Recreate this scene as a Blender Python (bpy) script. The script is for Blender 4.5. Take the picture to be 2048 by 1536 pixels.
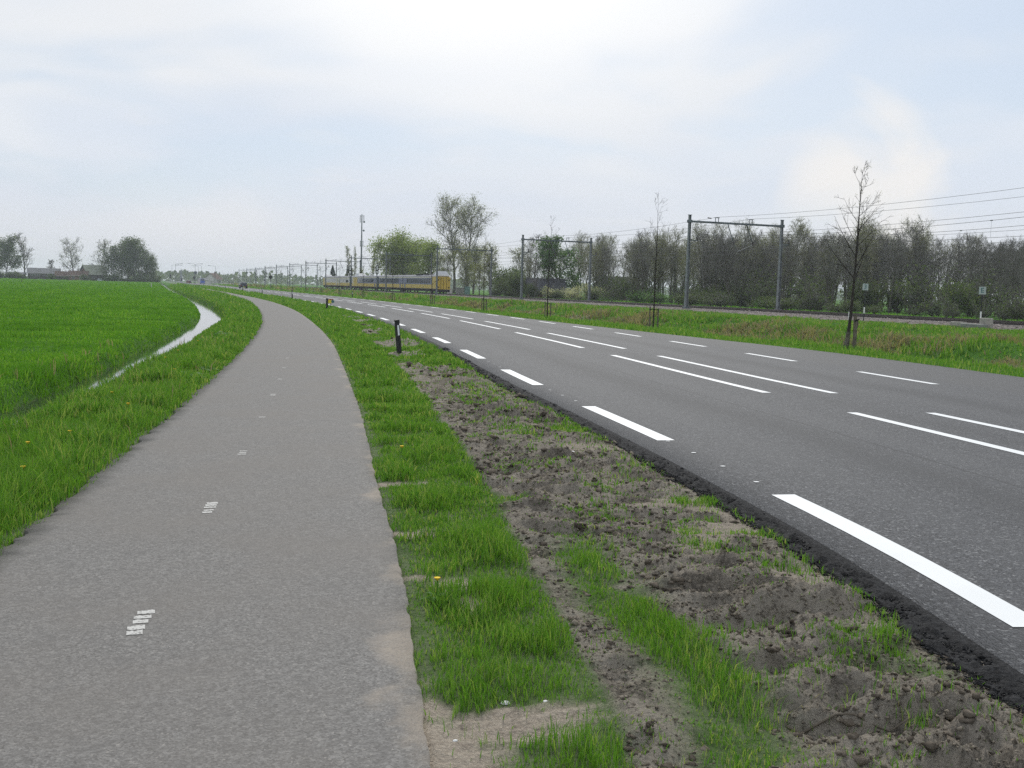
import bpy, math, random
import numpy as np
from mathutils import Vector, Matrix

for o in list(bpy.data.objects):
    bpy.data.objects.remove(o, do_unlink=True)
scene = bpy.context.scene
COL = scene.collection
R = math.radians
# ------------------------------------------------------------------ camera
EYE = 1.62
YAW, PITCH, ROLL = R(19.315), R(5.275), R(1.6)
fwd = Vector((math.sin(YAW) * math.cos(PITCH), math.cos(YAW) * math.cos(PITCH), -math.sin(PITCH)))
rgt = Vector((math.cos(YAW), -math.sin(YAW), 0))
upv = rgt.cross(fwd)
cx = rgt * math.cos(ROLL) + upv * math.sin(ROLL)
cy = -rgt * math.sin(ROLL) + upv * math.cos(ROLL)
cam = bpy.data.objects.new('camera', bpy.data.cameras.new('camera'))
COL.objects.link(cam)
cam.matrix_world = Matrix((
    (cx.x, cy.x, -fwd.x, 0), (cx.y, cy.y, -fwd.y, 0), (cx.z, cy.z, -fwd.z, EYE), (0, 0, 0, 1)))
cam.data.sensor_width = 36
cam.data.lens = 36.035
cam.data.clip_start = 0.05
cam.data.clip_end = 12000
scene.camera = cam
# ------------------------------------------------------------------ world, sun, exposure
SUN_AZ, SUN_EL = YAW + R(4), R(40)
world = bpy.data.worlds.new('World')
scene.world = world
world.use_nodes = True
wn, wl = world.node_tree.nodes, world.node_tree.links
wn.clear()


def wmath(op, a, b=None, clamp=False):
    n = wn.new('ShaderNodeMath')
    n.operation = op
    n.use_clamp = clamp
    for i, v in enumerate((a, b)):
        if v is None:
            continue
        if isinstance(v, (int, float)):
            n.inputs[i].default_value = v
        else:
            wl.new(v, n.inputs[i])
    return n.outputs[0]


def wrange(v, a, b, c, d, smooth=True):
    n = wn.new('ShaderNodeMapRange')
    n.interpolation_type = 'SMOOTHSTEP' if smooth else 'LINEAR'
    wl.new(v, n.inputs[0])
    for i, x in enumerate((a, b, c, d)):
        n.inputs[i + 1].default_value = x
    return n.outputs[0]


def wmix(f, a, b, mode='MIX'):
    n = wn.new('ShaderNodeMix')
    n.data_type = 'RGBA'
    n.blend_type = mode
    for idx, v in ((0, f), (6, a), (7, b)):
        if isinstance(v, (int, float)):
            n.inputs[idx].default_value = v
        elif isinstance(v, tuple):
            n.inputs[idx].default_value = (*v, 1)
        else:
            wl.new(v, n.inputs[idx])
    return n.outputs[2]


def wnoise(vec, scale, detail, rough=0.55, dist=0.0):
    n = wn.new('ShaderNodeTexNoise')
    n.inputs['Scale'].default_value = scale
    n.inputs['Detail'].default_value = detail
    n.inputs['Roughness'].default_value = rough
    n.inputs['Distortion'].default_value = dist
    wl.new(vec, n.inputs['Vector'])
    return n.outputs[0]


tc = wn.new('ShaderNodeTexCoord')
dirv = tc.outputs['Generated']
sep = wn.new('ShaderNodeSeparateXYZ')
wl.new(dirv, sep.inputs[0])
sky = wn.new('ShaderNodeTexSky')
sky.sky_type = 'NISHITA'
sky.sun_disc = False
sky.sun_elevation = SUN_EL
sky.sun_rotation = SUN_AZ
sky.air_density = 1.0
sky.dust_density = 1.5
# cloud deck: direction projected on a flat layer high above the place
den = wmath('ADD', wmath('MAXIMUM', sep.outputs[2], 0.0), 0.16)
px_ = wmath('DIVIDE', sep.outputs[0], den)
py_ = wmath('DIVIDE', sep.outputs[1], den)
comb = wn.new('ShaderNodeCombineXYZ')
wl.new(px_, comb.inputs[0])
wl.new(py_, comb.inputs[1])
comb.inputs[2].default_value = 8.2
deck = comb.outputs[0]
n_big = wnoise(deck, 0.62, 3.0, 0.5, 0.4)
n_fine = wnoise(deck, 1.9, 5.0, 0.5, 0.5)


def wdot(az, el):
    n = wn.new('ShaderNodeVectorMath')
    n.operation = 'DOT_PRODUCT'
    wl.new(dirv, n.inputs[0])
    n.inputs[1].default_value = (math.sin(az) * math.cos(el), math.cos(az) * math.cos(el), math.sin(el))
    return n.outputs['Value']


glow = wrange(wdot(SUN_AZ - R(6), R(30)), 0.915, 1.0, 0.0, 1.0)
body = wmix(wrange(n_big, 0.36, 0.66, 0.0, 1.0), (7.3, 7.95, 8.95), (8.6, 8.8, 9.1))
body = wmix(wmath('MULTIPLY', glow, 0.70), body, (12.8, 12.7, 12.5))
low = wrange(sep.outputs[2], 0.0, 0.13, 0.85, 0.0)
body = wmix(low, body, (7.7, 7.75, 8.15))
# thin breaks where the blue shows
brk = wmath('MULTIPLY', wrange(wnoise(deck, 0.85, 4.0, 0.52, 0.3), 0.45, 0.64, 0.0, 0.70),
            wrange(sep.outputs[2], 0.02, 0.10, 0.0, 1.0))
brk = wmath('MULTIPLY', brk, wrange(glow, 0.25, 0.8, 1.0, 0.15))
bluesky = wmix(0.72, sky.outputs[0], (5.7, 6.95, 8.6))
skyc = wmix(brk, body, bluesky)
# warm lit edges of thicker cumulus
warm = wmath('MULTIPLY', wrange(n_fine, 0.52, 0.72, 0.0, 0.22), wrange(n_big, 0.35, 0.55, 1.0, 0.0))
skyc = wmix(warm, skyc, (9.5, 9.1, 8.6))
# one lit cumulus low over the wood
cum = wmath('ADD', wdot(YAW + R(17.5), R(6.0)), wmath('MULTIPLY', wmath('SUBTRACT', wnoise(dirv, 8.0, 5.0, 0.5, 0.5), 0.5), 0.013))
skyc = wmix(wrange(cum, 0.9958, 0.9990, 0.0, 0.68), skyc, (9.9, 9.4, 8.8))
bg = wn.new('ShaderNodeBackground')
bg.inputs['Strength'].default_value = 0.1
wl.new(skyc, bg.inputs['Color'])
wo = wn.new('ShaderNodeOutputWorld')
wl.new(bg.outputs[0], wo.inputs['Surface'])

sun = bpy.data.objects.new('sun', bpy.data.lights.new('sun', 'SUN'))
COL.objects.link(sun)
sd = Vector((math.sin(SUN_AZ) * math.cos(SUN_EL), math.cos(SUN_AZ) * math.cos(SUN_EL), math.sin(SUN_EL)))
sun.rotation_euler = (-sd).to_track_quat('-Z', 'Y').to_euler()
sun.location = (0, 0, 60)
sun.data.energy = 1.9
sun.data.angle = R(10)
sun.data.color = (1.0, 0.965, 0.90)
vs = scene.view_settings
vs.view_transform = 'Standard'
vs.look = 'None'
vs.gamma = 1
vs.exposure = 0.0
vs.use_curve_mapping = False
scene.cycles.use_denoising = False
scene.cycles.sample_clamp_direct = 3.0
scene.cycles.sample_clamp_indirect = 1.5
scene.cycles.max_bounces = 6
scene.cycles.transparent_max_bounces = 8
scene.cycles.volume_bounces = 1

# ------------------------------------------------------------------ helpers: noise, curves, meshes
RS = np.random.RandomState


def vnoise(x, y, seed=0):
    x = np.asarray(x, float)
    y = np.asarray(y, float)
    xi, yi = np.floor(x).astype(np.int64), np.floor(y).astype(np.int64)
    fx, fy = x - xi, y - yi
    fx, fy = fx * fx * fx * (fx * (fx * 6 - 15) + 10), fy * fy * fy * (fy * (fy * 6 - 15) + 10)

    def h(a, b):
        n = (a * 374761393 + b * 668265263 + seed * 974634787) & 0x7fffffff
        n = ((n ^ (n >> 13)) * 1274126177) & 0x7fffffff
        n = n ^ (n >> 16)
        return (n & 0xffff) / 65535.0
    return (h(xi, yi) * (1 - fx) + h(xi + 1, yi) * fx) * (1 - fy) + (h(xi, yi + 1) * (1 - fx) + h(xi + 1, yi + 1) * fx) * fy


def fbm(x, y, octv=4, seed=0, gain=0.5):
    s = 0
    a = 1.0
    t = 0
    for i in range(octv):
        s = s + a * vnoise(x * 2 ** i + 17.3 * i, y * 2 ** i - 9.1 * i, seed + i)
        t += a
        a *= gain
    return s / t


def sstep(a, b, x):
    t = np.clip((x - a) / (b - a), 0, 1)
    return t * t * (3 - 2 * t)


def curve(pts):
    p = np.array(pts, float)
    ys, xs = p[:, 0], p[:, 1]
    m = np.gradient(xs, ys)
    # monotone-ish hermite
    def f(y):
        y = np.asarray(y, float)
        i = np.clip(np.searchsorted(ys, y) - 1, 0, len(ys) - 2)
        h = ys[i + 1] - ys[i]
        t = np.clip((y - ys[i]) / h, 0, 1)
        t2, t3 = t * t, t * t * t
        return ((2 * t3 - 3 * t2 + 1) * xs[i] + (t3 - 2 * t2 + t) * h * m[i] +
                (-2 * t3 + 3 * t2) * xs[i + 1] + (t3 - t2) * h * m[i + 1])
    return f


# lines that run along the place (world Y runs along the railway, X to the right of it)
ROAD_L = curve([(-60, -12), (-20, -3.2), (-6, 0.9), (0, 2.6), (3.4, 3.58), (5.2, 4.05), (8.3, 4.62), (12, 5.17), (16, 5.70),
                (23, 6.78), (30, 7.82), (39, 8.97), (52, 10.4), (63, 11.35), (77, 12.3), (95, 13.1),
                (120, 13.8), (155, 14.25), (204, 14.5), (300, 14.6), (450, 14.7), (3200, 15)])
ROAD_W = curve([(-60, 11.9), (10, 11.9), (26, 11.8), (33, 11.0), (42, 10.0), (52, 9.2), (70, 9.0), (120, 9.0), (3200, 9.0)])
PATH_L = curve([(-60, -14), (-20, -5.4), (-6, -2.85), (0, -1.9), (6.5, -0.86), (10, -0.28), (14.8, 0.48), (20.5, 1.34), (25.2, 2.0), (31.5, 2.83),
                (40, 3.83), (49, 4.72), (61, 5.72), (72, 6.47), (90, 7.25), (112, 7.72), (140, 7.9), (200, 7.95),
                (330, 8.1), (3200, 8.6)])
PATH_R = curve([(-60, -11.6), (-20, -3.2), (-6, -0.72), (0, 0.25), (3.2, 0.87), (4.2, 1.06), (5.8, 1.36), (8.2, 1.72), (12.5, 2.42), (16, 2.93), (20, 3.50),
                (24, 4.07), (30, 4.84), (38, 5.73), (48, 6.72), (63, 8.0), (80, 9.0), (102, 9.75), (135, 10.05),
                (200, 10.1), (330, 10.2), (3200, 10.7)])
DITCH = curve([(-60, -17), (-20, -8.5), (0, -4.3), (8, -3.05), (15, -1.95), (27, -0.28), (36, 0.72), (45, 1.72), (55, 2.68), (66, 3.28),
               (80, 3.62), (105, 3.75), (145, 3.35), (270, 3.0), (500, 3.0), (3200, 3)])
MUD_L = curve([(-60, -11), (-10, -0.6), (0, 0.9), (2.4, 1.25), (3.5, 1.6), (4.2, 1.76), (5, 1.94), (6.2, 2.2), (8.2, 2.62), (10.8, 3.08), (15, 3.78),
               (20.7, 4.66), (30, 6.0), (45, 8.2), (60, 9.5), (100, 11.5), (3200, 12.5)])
WATER_Z = -0.50


def ditch_half(Y):
    return 0.39 + 0.14 * (fbm(Y * 0.16, Y * 0 + 3, 3, 5) - 0.5) + 0.10 * (fbm(Y * 0.9, Y * 0 + 1, 2, 8) - 0.5)


CR, SR = math.cos(YAW), math.sin(YAW)


def mud_mask(X, Y):
    """1 on churned bare soil between cycle path and carriageway"""
    e = MUD_L(Y)
    wob = 0.22 * (fbm(X * 1.3, Y * 0.9, 3, 21) - 0.5)
    m = sstep(-0.03, 0.10, X - e - wob) * sstep(0.35, 0.0, X - ROAD_L(Y))
    # green strip left standing between two wheel tracks
    gs = e + 0.52 - 0.035 * (Y - 3)
    g1 = np.exp(-((X - gs - 0.05 * np.sin(Y * 2.1)) / 0.17) ** 2) * sstep(6.6, 5.2, Y) * sstep(0.5, 2.5, Y) * sstep(.22, .42, fbm(X * 3 + 7, Y * 2.2, 3, 33))
    pat = fbm(X * 0.9 + 4, Y * 0.55, 4, 31)
    thr = 0.16 + 0.42 * sstep(6, 26, Y)
    cov = sstep(thr - 0.04, thr + 0.07, pat)
    far = sstep(75, 40, Y)
    return m * cov * far * (1 - np.clip(g1 * 1.3, 0, 1))


SANDS = [(1.22, 3.50, 0.46, 0.20), (1.57, 5.34, 0.13, 0.12), (1.52, 4.93, 0.10, 0.12), (1.28, 5.5, 0.16, 0.11), (1.95, 8.2, 0.34, 0.16),
         (1.58, 6.5, 0.20, 0.14), (0.96, 3.3, 0.24, 0.65)]


def sand_mask(X, Y):
    m = np.zeros_like(np.asarray(X, float) + np.asarray(Y, float))
    wob = 1.3 * (fbm(X * 7, Y * 7, 4, 41, 0.6) - 0.5)
    for (a, b, ra, rb) in SANDS:
        d = np.sqrt(((X - a) / ra) ** 2 + ((Y - b) / rb) ** 2)
        m = np.maximum(m, sstep(1.15, 0.55, d + wob * (1.0 if rb > .19 else 1.5)))
    return m


def dry_tops(X, Y):
    """smooth dried sandy soil on the road side of the churned strip"""
    u = X * CR - Y * SR
    v = X * SR + Y * CR
    t2 = (X - MUD_L(Y)) / np.maximum(ROAD_L(Y) - MUD_L(Y), .3)
    return sstep(.50, .60, fbm(u * 1.1 + 3, v * 1.9, 3, 19)) * sstep(.42, .62, t2) * sstep(16, 9, Y)


def hgt(X, Y):
    X, Y = np.broadcast_arrays(np.asarray(X, float), np.asarray(Y, float))
    pl, pr, rl = PATH_L(Y), PATH_R(Y), ROAD_L(Y)
    rr = rl + ROAD_W(Y)
    dc, dh = DITCH(Y), ditch_half(Y)
    z = np.zeros(X.shape)
    und = fbm(X * 0.35, Y * 0.35, 3, 2) - 0.5
    # meadow
    z = np.where(X < dc, -0.17 + 0.12 * und * np.clip((dc - X) / 4, 0, 1) + 0.05 * (fbm(X * 1.6, Y * 1.6, 2, 9) - 0.5), z)
    # verge between ditch and path
    t = np.clip((pl - X) / np.maximum(pl - dc - dh, 0.4), 0, 1)
    z = np.where((X >= dc) & (X < pl), 0.0 - 0.13 * t ** 1.3 + 0.05 * (fbm(X * 2, Y * 2, 3, 4) - 0.5) * sstep(0, 0.5, pl - X), z)
    # ditch cut
    q = np.abs(X - dc) - dh
    cut = sstep(0.55, -0.08, q)
    z = z - cut * 0.72 + cut * (1 - cut) * 0.25 * (fbm(X * 3, Y * 3, 3, 6) - 0.5)
    # between path and road
    inb = (X >= pr) & (X < rl)
    w = np.maximum(rl - pr, 0.3)
    t2 = np.clip((X - pr) / w, 0, 1)
    soft = sstep(0, 0.25, X - pr) * sstep(0.12, 0.6, rl - X)
    lump = 0.05 * (fbm(X * 2.2, Y * 2.2, 3, 12) - 0.5)
    mm = mud_mask(X, Y)
    u = X * CR - Y * SR
    v = X * SR + Y * CR
    wv = v + 0.25 * (fbm(u * 1.3, v * 1.3, 2, 13) - 0.5)
    r1 = fbm(u * 1.7, wv * 5.2, 4, 14, 0.55)
    saw = (wv * 2.0 + 2.6 * fbm(u * 0.8, v * 0.7, 3, 15)) % 1.0          # clods with a steep near face
    saw = sstep(0.0, 0.14, saw) * (1 - saw)
    rough = sstep(0.28, 0.75, fbm(u * 0.8, v * 0.8, 3, 16))
    mudz = 0.19 * (r1 - 0.5) + 0.12 * saw * rough + (0.07 + 0.13 * rough) * (fbm(u * 6, v * 10, 4, 17, 0.68) - 0.5)
    mudz = mudz * (1 - 0.75 * dry_tops(X, Y))
    mudz = mudz * (0.45 + 0.65 * sstep(0.25, 0.75, t2))
    sm = sand_mask(X, Y)
    groove = 0.010 * np.sin((Y + 0.05 * X) * 2 * np.pi / 0.095 + 1.2 * fbm(X * 3, Y * 3, 2, 18)) * sstep(0.95, 1.15, X)
    bz = -0.005 + soft * (lump + mm * mudz * (1 - sm) + 0.02 * (t2 - 0.4)) + sm * groove * (Y < 4.2)
    z = np.where(inb, bz, z)
    # under path and road
    z = np.where((X >= pl) & (X < pr), -0.04, z)
    z = np.where((X >= rl) & (X < rr), -0.06, z)
    # right of the road: verge, shallow ditch with rough bank, slope up to the railway
    d = X - rr
    hum = fbm(X * 0.42, Y * 0.30, 4, 51, 0.55)
    prof = np.interp(d, [0, 0.3, 2.4, 3.6, 4.6, 5.6, 7.0, 9.0, 13, 20, 26], [-0.01, -0.03, -0.06, -0.34, -0.52, -0.42, -0.02, 0.16, 0.08, 0.04, 0.05])
    prof = prof + 0.95 * (hum - 0.5) * sstep(2.5, 5.0, d) * sstep(20, 11, d) + 0.12 * (hum - 0.5) * sstep(10, 16, d)
    prof = prof + 0.04 * (fbm(X * 2, Y * 2, 2, 52) - 0.5) * sstep(0.2, 1, d)
    k = sstep(43.0, 45.6, X)
    prof = prof * (1 - k) + 0.06 * k
    bal = np.interp(X, [45.6, 47.0, 59.0, 60.6], [0.0, 0.20, 0.20, -0.06])
    prof = np.where(X > 45.6, 0.06 + bal + 0.03 * (fbm(X * 6, Y * 6, 2, 53) - 0.5), prof)
    prof = np.where(X > 60.6, 0.0 + 0.25 * (fbm(X * 0.2, Y * 0.2, 3, 54) - 0.5) * sstep(60.6, 64, X), prof)
    z = np.where(X >= rr, prof, z)
    return z


def mesh_np(name, V, quads=None, tris=None, smooth=False):
    V = np.asarray(V, np.float32)
    me = bpy.data.meshes.new(name)
    me.vertices.add(len(V))
    me.vertices.foreach_set('co', V.ravel())
    nq = 0 if quads is None else len(quads)
    nt = 0 if tris is None else len(tris)
    li = np.concatenate(([np.asarray(quads, np.int32).ravel()] if nq else []) + ([np.asarray(tris, np.int32).ravel()] if nt else []))
    me.loops.add(len(li))
    me.loops.foreach_set('vertex_index', li)
    st = np.concatenate((np.arange(nq, dtype=np.int32) * 4, nq * 4 + np.arange(nt, dtype=np.int32) * 3))
    me.polygons.add(nq + nt)
    me.polygons.foreach_set('loop_start', st)
    if smooth:
        me.polygons.foreach_set('use_smooth', np.ones(nq + nt, bool))
    me.update(calc_edges=True)
    me.validate()
    return me


class MB:
    """collects boxes, tubes and faces for one mesh"""
    def __init__(self):
        self.v, self.f = [], []

    def add(self, vs_, fs_):
        b = len(self.v)
        self.v += [tuple(p) for p in vs_]
        self.f += [tuple(b + i for i in q) for q in fs_]
        return self

    def box(self, x0, x1, y0, y1, z0, z1, bev=0.0, M=None):
        if bev <= 0:
            P = [(x0, y0, z0), (x1, y0, z0), (x1, y1, z0), (x0, y1, z0), (x0, y0, z1), (x1, y0, z1), (x1, y1, z1), (x0, y1, z1)]
            F = [(3, 2, 1, 0), (4, 5, 6, 7), (0, 1, 5, 4), (1, 2, 6, 5), (2, 3, 7, 6), (3, 0, 4, 7)]
        else:
            b = bev
            ring = lambda i, z: [(x0 + i, y0 + i, z), (x1 - i, y0 + i, z), (x1 - i, y1 - i, z), (x0 + i, y1 - i, z)]
            P = ring(b, z0) + ring(0, z0 + b) + ring(0, z1 - b) + ring(b, z1)
            F = [(3, 2, 1, 0), (12, 13, 14, 15)]
            for l in range(3):
                for i in range(4):
                    j = (i + 1) % 4
                    F.append((l * 4 + i, l * 4 + j, l * 4 + 4 + j, l * 4 + 4 + i))
        if M is not None:
            P = [tuple(M @ Vector(p)) for p in P]
        return self.add(P, F)

    def tube(self, pts, radii, n=6, cap=True):
        pts = [Vector(p) for p in pts]
        if isinstance(radii, (int, float)):
            radii = [radii] * len(pts)
        P, F = [], []
        for i, p in enumerate(pts):
            d = (pts[min(i + 1, len(pts) - 1)] - pts[max(i - 1, 0)]).normalized()
            a = Vector((0, 0, 1)) if abs(d.z) < 0.9 else Vector((1, 0, 0))
            s = d.cross(a).normalized()
            t = d.cross(s)
            for k in range(n):
                an = 2 * math.pi * k / n
                P.append(p + (s * math.cos(an) + t * math.sin(an)) * radii[i])
        for i in range(len(pts) - 1):
            for k in range(n):
                k2 = (k + 1) % n
                F.append((i * n + k, i * n + k2, i * n + n + k2, i * n + n + k))
        if cap:
            F.append(tuple(range(n))[::-1])
            F.append(tuple(range((len(pts) - 1) * n, len(pts) * n)))
        return self.add(P, F)

    def prism(self, poly, axis, a0, a1):
        """extrude a polygon given in the two other axes"""
        n = len(poly)
        P = []
        for a in (a0, a1):
            for (s, t) in poly:
                P.append((a, s, t) if axis == 0 else ((s, a, t) if axis == 1 else (s, t, a)))
        F = [tuple(range(n)), tuple(range(2 * n - 1, n - 1, -1))]
        F += [(i, i + n, (i + 1) % n + n, (i + 1) % n) for i in range(n)]
        return self.add(P, F)

    def build(self, name, m, parent=None, smooth=False):
        me = bpy.data.meshes.new(name)
        me.from_pydata(self.v, [], self.f)
        if smooth:
            me.polygons.foreach_set('use_smooth', [True] * len(me.polygons))
        me.update()
        return obj(name, me, m, parent)


def obj(name, me, m=None, parent=None):
    if m is not None and not me.materials:
        me.materials.append(m)
    o = bpy.data.objects.new(name, me)
    COL.objects.link(o)
    if parent is not None:
        o.parent = parent
    return o


def thing(name, label, cat, loc=(0, 0, 0), rz=0.0, group=None):
    o = bpy.data.objects.new(name, None)
    o.empty_display_size = 0.2
    COL.objects.link(o)
    o.location = loc
    o.rotation_euler = (0, 0, rz)
    return tag(o, label, cat, group)


def tag(o, label, cat=None, group=None, kind=None):
    o['label'] = label
    if cat:
        o['category'] = cat
    if group:
        o['group'] = group
    if kind:
        o['kind'] = kind
    return o


def struct(o):
    o['kind'] = 'structure'
    return o


def copy_tree(src, loc, rz=0.0, scale=None, label=None, group=None):
    def cp(o, par):
        c = o.copy()
        COL.objects.link(c)
        if par is not None:
            c.parent = par
        for ch in o.children:
            cp(ch, c)
        return c
    c = cp(src, None)
    c.location = loc
    c.rotation_euler = (0, 0, rz)
    if scale is not None:
        c.scale = scale if isinstance(scale, tuple) else (scale,) * 3
    if label:
        c['label'] = label
    if group:
        c['group'] = group
    return c


# ------------------------------------------------------------------ materials
class NT:
    def __init__(self, name):
        self.m = bpy.data.materials.new(name)
        self.m.use_nodes = True
        self.n, self.l = self.m.node_tree.nodes, self.m.node_tree.links
        self.n.clear()
        self.out = self.n.new('ShaderNodeOutputMaterial')

    def inp(self, node, key, v):
        if v is None:
            return
        s = node.inputs[key]
        if isinstance(v, bpy.types.NodeSocket):
            self.l.new(v, s)
        elif isinstance(v, tuple) and len(v) == 3 and s.type == 'RGBA':
            s.default_value = (*v, 1)
        else:
            s.default_value = v

    def coord(self, which='Object'):
        return self.n.new('ShaderNodeTexCoord').outputs[which]

    def attr(self, name):
        a = self.n.new('ShaderNodeAttribute')
        a.attribute_name = name
        return a

    def mapping(self, vec, scale=(1, 1, 1), rot=(0, 0, 0)):
        a = self.n.new('ShaderNodeMapping')
        self.l.new(vec, a.inputs[0])
        a.inputs['Scale'].default_value = scale
        a.inputs['Rotation'].default_value = rot
        return a.outputs[0]

    def noise(self, vec, scale, detail=3, rough=0.5, dist=0):
        a = self.n.new('ShaderNodeTexNoise')
        self.inp(a, 'Vector', vec)
        a.inputs['Scale'].default_value = scale
        a.inputs['Detail'].default_value = detail
        a.inputs['Roughness'].default_value = rough
        a.inputs['Distortion'].default_value = dist
        return a.outputs[0]

    def voro(self, vec, scale, feature='F1', out='Distance'):
        a = self.n.new('ShaderNodeTexVoronoi')
        a.feature = feature
        self.inp(a, 'Vector', vec)
        a.inputs['Scale'].default_value = scale
        return a.outputs[out]

    def math(self, op, a, b=None, clamp=False):
        x = self.n.new('ShaderNodeMath')
        x.operation = op
        x.use_clamp = clamp
        self.inp(x, 0, a)
        self.inp(x, 1, b)
        return x.outputs[0]

    def rng(self, v, a, b, c=0.0, d=1.0):
        x = self.n.new('ShaderNodeMapRange')
        x.interpolation_type = 'SMOOTHSTEP'
        self.inp(x, 0, v)
        for i, q in enumerate((a, b, c, d)):
            x.inputs[i + 1].default_value = q
        return x.outputs[0]

    def mix(self, f, a, b, mode='MIX'):
        x = self.n.new('ShaderNodeMix')
        x.data_type = 'RGBA'
        x.blend_type = mode
        self.inp(x, 0, f)
        self.inp(x, 6, a)
        self.inp(x, 7, b)
        return x.outputs[2]

    def bump(self, h, strength=0.5, dist=0.02):
        b = self.n.new('ShaderNodeBump')
        b.inputs['Strength'].default_value = strength
        b.inputs['Distance'].default_value = dist
        self.inp(b, 'Height', h)
        return b.outputs[0]

    def pbr(self, col, rough=0.8, spec=0.3, metal=0.0, normal=None, trans=None):
        p = self.n.new('ShaderNodeBsdfPrincipled')
        self.inp(p, 'Base Color', col)
        self.inp(p, 'Roughness', rough)
        self.inp(p, 'Specular IOR Level', spec)
        self.inp(p, 'Metallic', metal)
        self.inp(p, 'Normal', normal)
        sh = p.outputs[0]
        if trans is not None:
            t = self.n.new('ShaderNodeBsdfTranslucent')
            self.inp(t, 'Color', trans)
            a = self.n.new('ShaderNodeMixShader')
            a.inputs[0].default_value = 0.42
            self.l.new(sh, a.inputs[1])
            self.l.new(t.outputs[0], a.inputs[2])
            sh = a.outputs[0]
        self.l.new(sh, self.out.inputs['Surface'])
        return self.m


def simple(name, col, rough=0.6, spec=0.4, metal=0.0, var=0.25, scale=6.0, bump=0.0):
    t = NT(name)
    c = t.coord()
    n = t.noise(c, scale, 4, 0.6)
    lo = tuple(x * (1 - var) for x in col)
    hi = tuple(min(1, x * (1 + var)) for x in col)
    k = t.mix(t.rng(n, 0.3, 0.7), lo, hi)
    nm = t.bump(t.noise(c, scale * 8, 3), bump, 0.01) if bump else None
    return t.pbr(k, rough, spec, metal, nm)


def leafy(name, cols, rough=0.65, spec=0.25, tr=1.6, patch=0.4):
    """leaf/blade material: each island its own tint, wide patches of variation"""
    t = NT(name)
    g = t.n.new('ShaderNodeNewGeometry')
    rnd = g.outputs['Random Per Island']
    pn = t.noise(t.coord(), patch, 3)
    k = t.mix(rnd, cols[0], cols[1])
    k = t.mix(t.math('POWER', rnd, 5.0), k, cols[3] if len(cols) > 3 else cols[1])
    k = t.mix(t.rng(pn, 0.38, 0.66, 0.0, 0.7), k, cols[2])
    tc_ = t.mix(0.0, k, k)
    m = t.mix(1.0, k, (tr, tr, tr * 0.55), 'MULTIPLY')
    return t.pbr(k, rough, spec, 0, None, m)


M = {}
M['grass'] = leafy('grass_blades', [(0.060, 0.165, 0.018), (0.140, 0.305, 0.036), (0.094, 0.220, 0.022), (0.33, 0.35, 0.13)], patch=1.1)
M['meadow'] = leafy('meadow_blades', [(0.072, 0.205, 0.015), (0.142, 0.325, 0.027), (0.066, 0.185, 0.014), (0.22, 0.35, 0.055)], patch=0.33)
M['dry'] = leafy('dry_grass_blades', [(0.19, 0.168, 0.105), (0.32, 0.28, 0.19), (0.15, 0.14, 0.08), (0.14, 0.20, 0.05)], patch=0.6)
M['dock'] = leafy('broad_leaves', [(0.06, 0.17, 0.02), (0.10, 0.24, 0.03), (0.07, 0.19, 0.02), (0.14, 0.27, 0.06)], rough=0.6, spec=0.25)
M['bark'] = simple('bark', (0.105, 0.095, 0.078), 0.9, 0.2, 0, 0.4, 5, 0.4)
M['bark_dark'] = simple('bark_dark', (0.042, 0.036, 0.030), 0.9, 0.2, 0, 0.35, 7, 0.4)
M['bark_green'] = simple('bark_mossy', (0.072, 0.074, 0.05), 0.9, 0.2, 0, 0.35, 5, 0.4)
M['twig'] = simple('twigs', (0.188, 0.180, 0.160), 0.9, 0.2, 0, 0.3, 1.0)
M['twig_olive'] = simple('twigs_budding', (0.235, 0.23, 0.15), 0.9, 0.2, 0, 0.3, 1.0)
M['bud'] = leafy('budding_leaves', [(0.16, 0.19, 0.05), (0.22, 0.24, 0.075), (0.14, 0.15, 0.06), (0.27, 0.27, 0.11)], patch=0.3)
M['willow'] = leafy('willow_leaves', [(0.165, 0.225, 0.045), (0.245, 0.31, 0.07), (0.15, 0.205, 0.045), (0.30, 0.35, 0.10)], patch=0.35)
M['leaf'] = leafy('fresh_leaves', [(0.055, 0.125, 0.035), (0.10, 0.19, 0.045), (0.05, 0.11, 0.035), (0.16, 0.25, 0.07)], patch=0.35)
M['leaf_dark'] = leafy('dark_leaves', [(0.060, 0.095, 0.042), (0.10, 0.14, 0.055), (0.075, 0.085, 0.05), (0.15, 0.19, 0.08)], patch=0.3)
M['needle'] = leafy('needles', [(0.014, 0.035, 0.018), (0.03, 0.06, 0.03), (0.016, 0.035, 0.02), (0.03, 0.06, 0.03)], tr=1.1)
M['blossom'] = leafy('blossom', [(0.40, 0.40, 0.31), (0.55, 0.54, 0.43), (0.22, 0.26, 0.12), (0.5, 0.5, 0.4)], patch=0.7)
M['rail'] = simple('rail_steel', (0.060, 0.048, 0.042), 0.5, 0.5, 0.35, 0.3, 3)
M['galv'] = simple('galvanised_steel', (0.19, 0.205, 0.215), 0.5, 0.5, 0.35, 0.2, 2)
M['galv_dark'] = simple('weathered_steel', (0.105, 0.125, 0.135), 0.6, 0.4, 0.3, 0.25, 2)
M['wire'] = simple('wire_copper', (0.05, 0.06, 0.06), 0.6, 0.4, 0.2, 0.2, 1)
M['insul'] = simple('insulator', (0.035, 0.025, 0.022), 0.35, 0.5, 0, 0.2, 4)
M['concrete'] = simple('concrete', (0.33, 0.31, 0.27), 0.85, 0.3, 0, 0.25, 6, 0.4)
M['black'] = simple('black_plastic', (0.014, 0.015, 0.017), 0.5, 0.4, 0, 0.3, 8)
M['white'] = simple('white_paint', (0.80, 0.80, 0.78), 0.5, 0.4, 0, 0.06, 9)
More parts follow.
